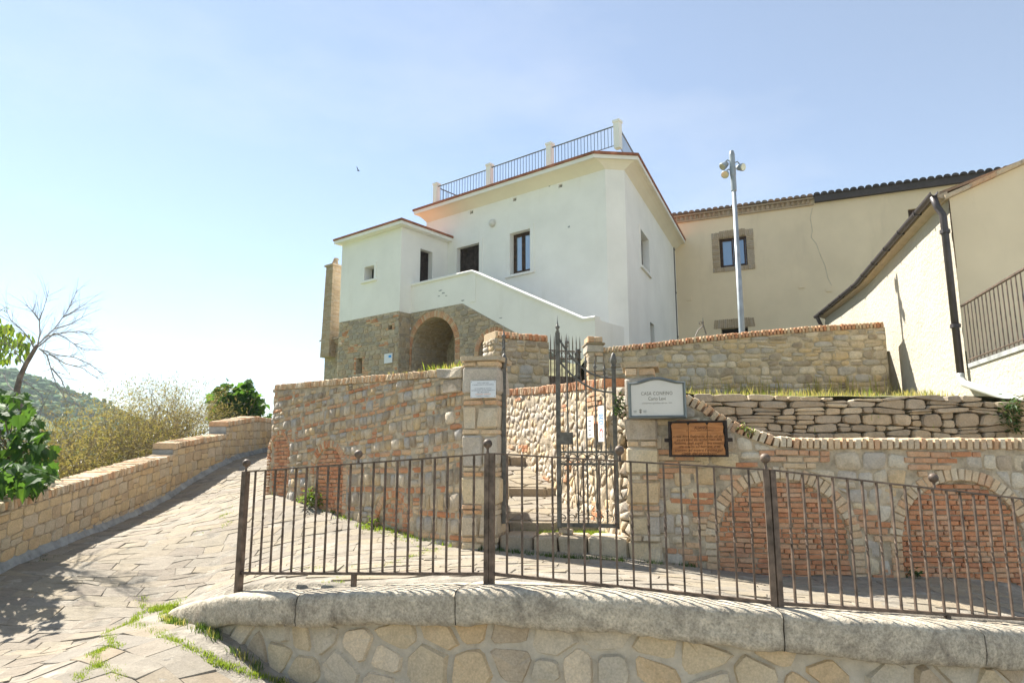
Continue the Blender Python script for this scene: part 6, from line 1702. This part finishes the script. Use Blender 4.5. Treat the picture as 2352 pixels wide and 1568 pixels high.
def leafy_tree():
    R = random.Random(161); Y = 11.0; t = thing("leafy_branch", "light green tree spray entering the picture at the left edge above the fig bush", "tree", at(-60, 1060, Y))
    m = MB(); a = [at(-70, 1060, Y), at(-60, 900, Y), at(-30, 810, Y), at(10, 775, Y), at(35, 760, Y)]; m.tube(a, [.05, .04, .026, .015, .006], 6); m.tube([at(-30, 810, Y), at(20, 800, Y), at(55, 790, Y)], [.012, .008, .003], 5); m.tube([at(-60, 800, Y), at(-10, 720, Y), at(12, 706, Y)], [.01, .006, .003], 5); m.build("stem", MAT["bark"], t)
    lf = mk("leaf", LEAF["oval"][0], LEAF["oval"][1]); lf.materials.append(MAT["light_leaf"]); n = 0
    while n < 230:
        u, v = R.uniform(-55, 76), R.uniform(728, 825)
        if u > 0 and ((u-18)/58)**2 + ((v-782)/44)**2 > 1: continue
        if u > 30 and v < 760: continue
        put("leaf", lf, None, t, leaf_M(at(u, v, Y+R.uniform(-.5, .5)), R.uniform(.10, .17), R, out=Vector((.2, -.2, -.8)))); n += 1
    for k in range(4): put("leaf", lf, None, t, leaf_M(at(14+R.uniform(-4, 4), 707+R.uniform(-3, 3), Y), .06, R))
leafy_tree()
def scrub(label, u, v, Y, h, w, n, R, leaf, dens, lean=(.12, 0), dry=True, leafm="scrub_leaf"):
    b = at(u, v, Y); t = thing("scrub_bush", label, "shrub", b, "scrub along the outside of the parapet"); m = MB(); tips = []
    for k in range(n):
        p = b + Vector((max(-1.3, min(.05, R.gauss(-.45, w*.4))), R.gauss(0, w*.55), -.2)); branch(m, p, Vector((R.gauss(lean[0], .6) - (.25 if Y < 12 else 0), R.gauss(lean[1], .6), 1)), h*R.uniform(.45, 1.15), .010, 2, R, .07, tips, .95, (3, 4), 6, .34)
    keep = lambda p: p.x < par_x(p.y) - .40 and p.z - b.z < h*1.0
    m.f = [q for q in m.f if all(keep(m.v[i]) for i in q)]
    m.build("stems", MAT["drystem"], t, kind="stuff")
    l = MB()
    for p, e in tips:
        for j in range(dens):
            q = p + Vector((R.gauss(0, .09), R.gauss(0, .09), R.gauss(-.07, .09)))
            if keep(q): leaves_mb(l, leaf, leaf_M(q, R.uniform(.045, .09), R))
    l.build("foliage", MAT[leafm], t, kind="stuff")
R_ = random.Random(171)
scrub("low dry yellowish scrub nearest the fig bush", 175, 1075, 10.2, .60, 1.0, 40, R_, "slim", 6, leafm="scrub_leaf")
scrub("brownish twiggy scrub on the bank between fig bush and parapet step", 250, 1065, 11.4, .9, 1.0, 48, R_, "slim", 6)
scrub("tall wispy scrub behind the first parapet step", 325, 1045, 12.8, 1.3, 1.0, 52, R_, "slim", 6)
scrub("tangled dry scrub just left of the second parapet step", 395, 1020, 14.0, 1.45, 1.1, 54, R_, "slim", 6)
scrub("golden green scrub leaning against the bright fig shrub", 455, 985, 15.6, 1.25, 1.0, 52, R_, "slim", 8)
scrub("low grassy scrub at the foot of the bank left of the wispy scrub", 215, 1110, 9.4, .5, .9, 36, R_, "slim", 6)
def fig_shrub():
    R = random.Random(181); Y = 17.2; t = thing("fig_shrub", "round bright green fig shrub behind the highest parapet section", "shrub", at(545, 965, Y)); m = MB(); tips = []
    for k in range(8): branch(m, at(548, 985, Y) + Vector((R.uniform(-.2, .2), R.uniform(-.2, .2), -.2)), Vector((R.uniform(-.6, .6), R.uniform(-.5, .5), 1)), R.uniform(.6, 1.0), .018, 1, R, 0, tips)
    m.build("stem", MAT["bark"], t); fig = mk("leaf", LEAF["fig"][0], LEAF["fig"][1]); fig.materials.append(MAT["fig_leaf"]); n = 0
    rest = MB()
    while n < 520:
        u, v = R.uniform(485, 610), R.uniform(866, 965)
        top = interp(u, [485, 505, 525, 545, 560, 575, 590, 608], [905, 880, 872, 888, 870, 872, 900, 925])
        if v < top + R.uniform(0, 8): continue
        if u > 590 and v > 945: continue
        M = leaf_M(at(u, v, Y+R.uniform(-.5, .5)), R.uniform(.17, .28), R, out=Vector((.1, -.4, -.2))); n += 1
        if n < 290: put("leaf", fig, None, t, M)
        else: leaves_mb(rest, "fig", M)
    rest.build("inner_foliage", MAT["fig_leaf"], t, kind="stuff")
fig_shrub()
def small_plant(name, label, cat, pts, n, size, leaf, mat, R, spread, stem=True):
    """pts: list of centres"""
    t = thing(name, label, cat, pts[0]); l = MB(); m = MB()
    for k in range(n):
        c = pts[R.randrange(len(pts))]; p = c + Vector((R.gauss(0, spread), R.gauss(0, spread*.6), abs(R.gauss(0, spread)))); leaves_mb(l, leaf, leaf_M(p, R.uniform(.7, 1.3)*size, R))
        if k % 4 == 0: m.tube([c - Vector((0, 0, .03)), lerp(c, p, .5) + Vector((0, 0, .01)), p], .0025, 4, False)
    l.build("foliage", MAT[mat], t); m.build("stem", MAT["drystem"], t)
R_ = random.Random(191)
def wall_at(u, v, fr=FL, d=.06): s, z = fr.s_at(u, v); return fr(s, z, d)
small_plant("wall_plant", "bright yellow green plant at the foot of the left wall by the middle blocked arch", "plant", [wall_at(712, 1150), wall_at(722, 1140), wall_at(735, 1158), wall_at(728, 1150)], 230, .055, "oval", "light_leaf", R_, .055)
small_plant("wall_plant", "small green creeper hanging beside the gate hinge on the right pillar", "plant", [FG(FG.s_at(1424)[0], z, .0) for z in (.56, .51, .46, .42)], 90, .045, "oval", "dark_leaf", R_, .028)
small_plant("wall_plant", "dark green creeper at the right end of the dry stone bank", "plant", [wall_at(2318, v, FD, .08) for v in (945, 960, 975, 990)] + [wall_at(2335, 930, FD, .08), wall_at(2300, 955, FD, .06)], 260, .05, "oval", "dark_leaf", R_, .06)
small_plant("wall_plant", "little weed growing at the foot of the smallest blocked arch", "plant", [wall_at(868, 1195), wall_at(866, 1205)], 40, .045, "oval", "light_leaf", R_, .03)
small_plant("wall_plant", "little weed between the two big blocked arches at ground level", "plant", [wall_at(2095, 1318, FR)], 40, .045, "oval", "dark_leaf", R_, .03)
small_plant("wall_plant", "tuft of weed on the brick coping slope right of the wooden sign", "plant", [wall_at(1712, 985, FR, .05), wall_at(1722, 995, FR, .05)], 40, .04, "oval", "light_leaf", R_, .03)
def tree_far():
    R = random.Random(193); t = thing("far_tree", "small dark tree top seen beyond the parapet beside the wall corner", "tree", at(620, 985, 40)); l = MB(); m = MB(); m.tube([at(622, 1010, 40), at(622, 970, 40)], [.15, .05], 6); m.build("trunk", MAT["bark"], t)
    for k in range(260):
        p = at(622 + R.gauss(0, 9), 968 + R.gauss(0, 7), 40 + R.gauss(0, .4)); leaves_mb(l, "oval", leaf_M(p, R.uniform(.2, .4), R))
    l.build("crown", MAT["dark_leaf"], t)
tree_far()
# ------------------------------------------------------------------ grass: blades in joints and along wall feet
class Grass:
    def __init__(s): s.v = []; s.f = []
    def tuft(s, p, n, h, R, spread=.03, lean=.5):
        for k in range(n):
            q = Vector(p) + Vector((R.gauss(0, spread), R.gauss(0, spread), -.01)); a = R.uniform(0, 6.283); w = R.uniform(.0022, .004)*(1+h*4); hh = h*R.uniform(.5, 1.3); b = Vector((math.cos(a), math.sin(a), 0)); o = Vector((-b.y, b.x, 0))*R.uniform(-lean, lean)*hh + b*R.uniform(-.3, .3)*hh*lean
            i = len(s.v); s.v += [q - b*w, q + b*w, q + o*.45 + Vector((0, 0, hh*.6)) + b*w*.6, q + o + Vector((0, 0, hh))]; s.f += [(i, i+1, i+2), (i, i+2, i+3)]
    def build(s, name, mat):
        o = put(name, mk(name, s.v, s.f), MAT[mat]); o["kind"] = "stuff"
def grass():
    R = random.Random(201); g = Grass(); sh = Grass(); dry = Grass(); top = Grass()
    G = lambda x, y, z=.0: Vector((x, y, zg(x, y) + z))
    def px(u, v):      # ground point under a picture position, by marching the sight line
        a, b = T(u, v); lo = None; Y = 3.6
        while Y < 20:
            if b*Y < zg(a*Y, Y): return G(a*Y, Y)
            Y += .04
        return G(a*12, 12)
    def trail(pts, n, h, gr, spread=.03, per=7):
        P = [px(*q) for q in pts]
        for a, b in zip(P, P[1:]):
            for k in range(int(n*1.4)):
                q = lerp(a, b, R.random())
                if N3(q.x*3.5, q.y*3.5, 7) > -.5: gr.tuft(G(q.x + R.gauss(0, spread), q.y + R.gauss(0, spread)), per, h, R, .018)
    # joints in the slabs at the left and beside the cap end
    trail([(330, 1375), (330, 1400), (305, 1430), (245, 1455), (255, 1480), (280, 1490)], 26, .035, g, .02)
    trail([(245, 1490), (215, 1505), (225, 1530), (185, 1550), (180, 1568)], 30, .035, g, .022)
    trail([(225, 1530), (260, 1545), (280, 1560)], 20, .03, g, .02)
    trail([(300, 1435), (360, 1450), (395, 1470), (430, 1490), (475, 1505), (500, 1525), (560, 1545), (640, 1568)], 30, .032, g, .028)
    trail([(345, 1395), (370, 1400), (398, 1395)], 40, .05, g, .035); trail([(380, 1400), (392, 1420), (400, 1432)], 30, .04, g, .03)
    # on the path
    trail([(520, 1165), (525, 1180), (510, 1185), (525, 1200), (505, 1215)], 9, .025, g, .04); trail([(450, 1215), (455, 1240)], 6, .02, g, .03)
    trail([(325, 1370), (345, 1375)], 8, .02, g, .03); trail([(420, 1375), (405, 1385)], 10, .025, g, .03)
    trail([(628, 1085), (632, 1115), (640, 1140)], 10, .05, g, .03)
    # foot of the left wall and lane joints
    trail([(745, 1170), (800, 1190), (850, 1215), (900, 1220), (960, 1235), (1040, 1255)], 34, .05, g, .04)
    trail([(800, 1190), (860, 1215), (925, 1240), (980, 1265), (1005, 1272)], 16, .03, g, .025)
    trail([(870, 1305), (930, 1285), (975, 1270), (1040, 1255)], 16, .028, g, .03); trail([(670, 1305), (760, 1308), (830, 1300)], 10, .025, g, .04); trail([(740, 1345), (800, 1330), (860, 1325)], 6, .025, g, .05)
    trail([(560, 1311), (650, 1306)], 7, .02, g, .03)
    # shaded foot of pillars and threshold
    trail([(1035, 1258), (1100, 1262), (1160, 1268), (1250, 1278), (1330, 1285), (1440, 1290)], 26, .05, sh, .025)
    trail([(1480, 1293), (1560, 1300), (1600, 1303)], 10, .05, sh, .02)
    # strip behind the threshold
    a, b = FG.s_at(1160)[0], FG.s_at(1438)[0]
    for k in range(330): s = lerp(a, b, R.random()**.6); g.tuft(FG(s, FG.s_at(1250, 1231)[1] - .035, -.46 - R.uniform(0, .22)), 7, .05, R, .02)
    # parapet foot, retaining wall foot
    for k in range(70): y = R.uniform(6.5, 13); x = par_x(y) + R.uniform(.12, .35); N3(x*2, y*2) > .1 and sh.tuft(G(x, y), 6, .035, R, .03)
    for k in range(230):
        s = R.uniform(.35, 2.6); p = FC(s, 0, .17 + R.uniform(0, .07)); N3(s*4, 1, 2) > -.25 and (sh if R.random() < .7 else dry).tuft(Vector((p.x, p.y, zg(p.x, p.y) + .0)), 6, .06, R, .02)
    # dry grass on the terrace above the dry stone bank and at the foot of the upper wall
    for k in range(950):
        x, y = R.uniform(1.5, 7), R.uniform(7.2, 12.3)
        if N3(x*1.3, y*1.3, 5) + .4*N3(x*4, y*4) > -.12 and in_right(x, y) and side(FD, x, y)[0] < -.05: (dry if R.random() < .85 else top).tuft(Vector((x, y, zright(x, y))), 6, R.choice((.02, .03, .045, .08)) if y < 8.2 else R.choice((.03, .04, .07, .12)), R, .06)
    for k in range(90):
        s = R.uniform(0, FD.L); p = FD(s, R.uniform(.15, .6), R.uniform(-.06, .03)); N3(s*2, p.z*3) > .05 and (sh if R.random() < .6 else top).tuft(p, 9, .06, R, .03)
    for k in range(60): s = R.uniform(.5, F2W.L); p = F2W(s, 1.12, .08); dry.tuft(p, 6, .3, R, .08, .25)
    # tufts on the left wall's coping
    for u0, u1, n, h in ((835, 935, 26, .05), (930, 1010, 46, .10), (980, 1055, 20, .05)):
        for k in range(n): s = FL.s_at(R.uniform(u0, u1), 860)[0]; (top if R.random() < .6 else dry).tuft(FL(s, .97, -R.uniform(.15, .6)), 7, h*R.uniform(.6, 1.5), R, .03)
    # bank outside the parapet
    for k in range(900):
        y = R.uniform(5, 18); x = par_x(y) - .5 - R.uniform(0, 3.5); dry.tuft(Vector((x, y, bank_z(x, y))), 6, .28, R, .15, .6)
    for k in range(300):
        x, y = R.uniform(-3.3, -1), R.uniform(8.5, 14)
        if in_left(x, y): dry.tuft(Vector((x, y, zleft(x, y))), 6, .10, R, .08)
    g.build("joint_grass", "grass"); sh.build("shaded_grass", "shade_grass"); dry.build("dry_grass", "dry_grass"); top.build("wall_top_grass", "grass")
grass()

def loose_stone():
    R = random.Random(211); s = FG.s_at(1291)[0]; z = FG.s_at(1291, 1222)[1]
    t = thing("loose_stone", "small dark grey stone lying in the grass by the foot of the gate", "stone", FG(s, z-.02, -.2)); emit(t, "stone_body", [brick(FG.mat(s, z-.005, -.2, .1), .14, .05, .09, R)], MAT["field_stone"], 1)
loose_stone()
# ------------------------------------------------------------------ summer haze
def haze():
    m = bpy.data.materials.new("haze_air"); m.use_nodes = True; nt = m.node_tree
    for n in list(nt.nodes): nt.nodes.remove(n)
    out = nt.nodes.new("ShaderNodeOutputMaterial"); pv = nt.nodes.new("ShaderNodeVolumePrincipled"); pv.inputs["Color"].default_value = (.80, .90, .98, 1); pv.inputs["Density"].default_value = 0.0004; pv.inputs["Anisotropy"].default_value = .0
    nt.links.new(pv.outputs[0], out.inputs["Volume"])
    b = MB(); b.box((0, 0, -9), 6400, 6400, 164); o = b.build("haze", m); o["kind"] = "stuff"
haze()
SC.cycles.volume_bounces = 0
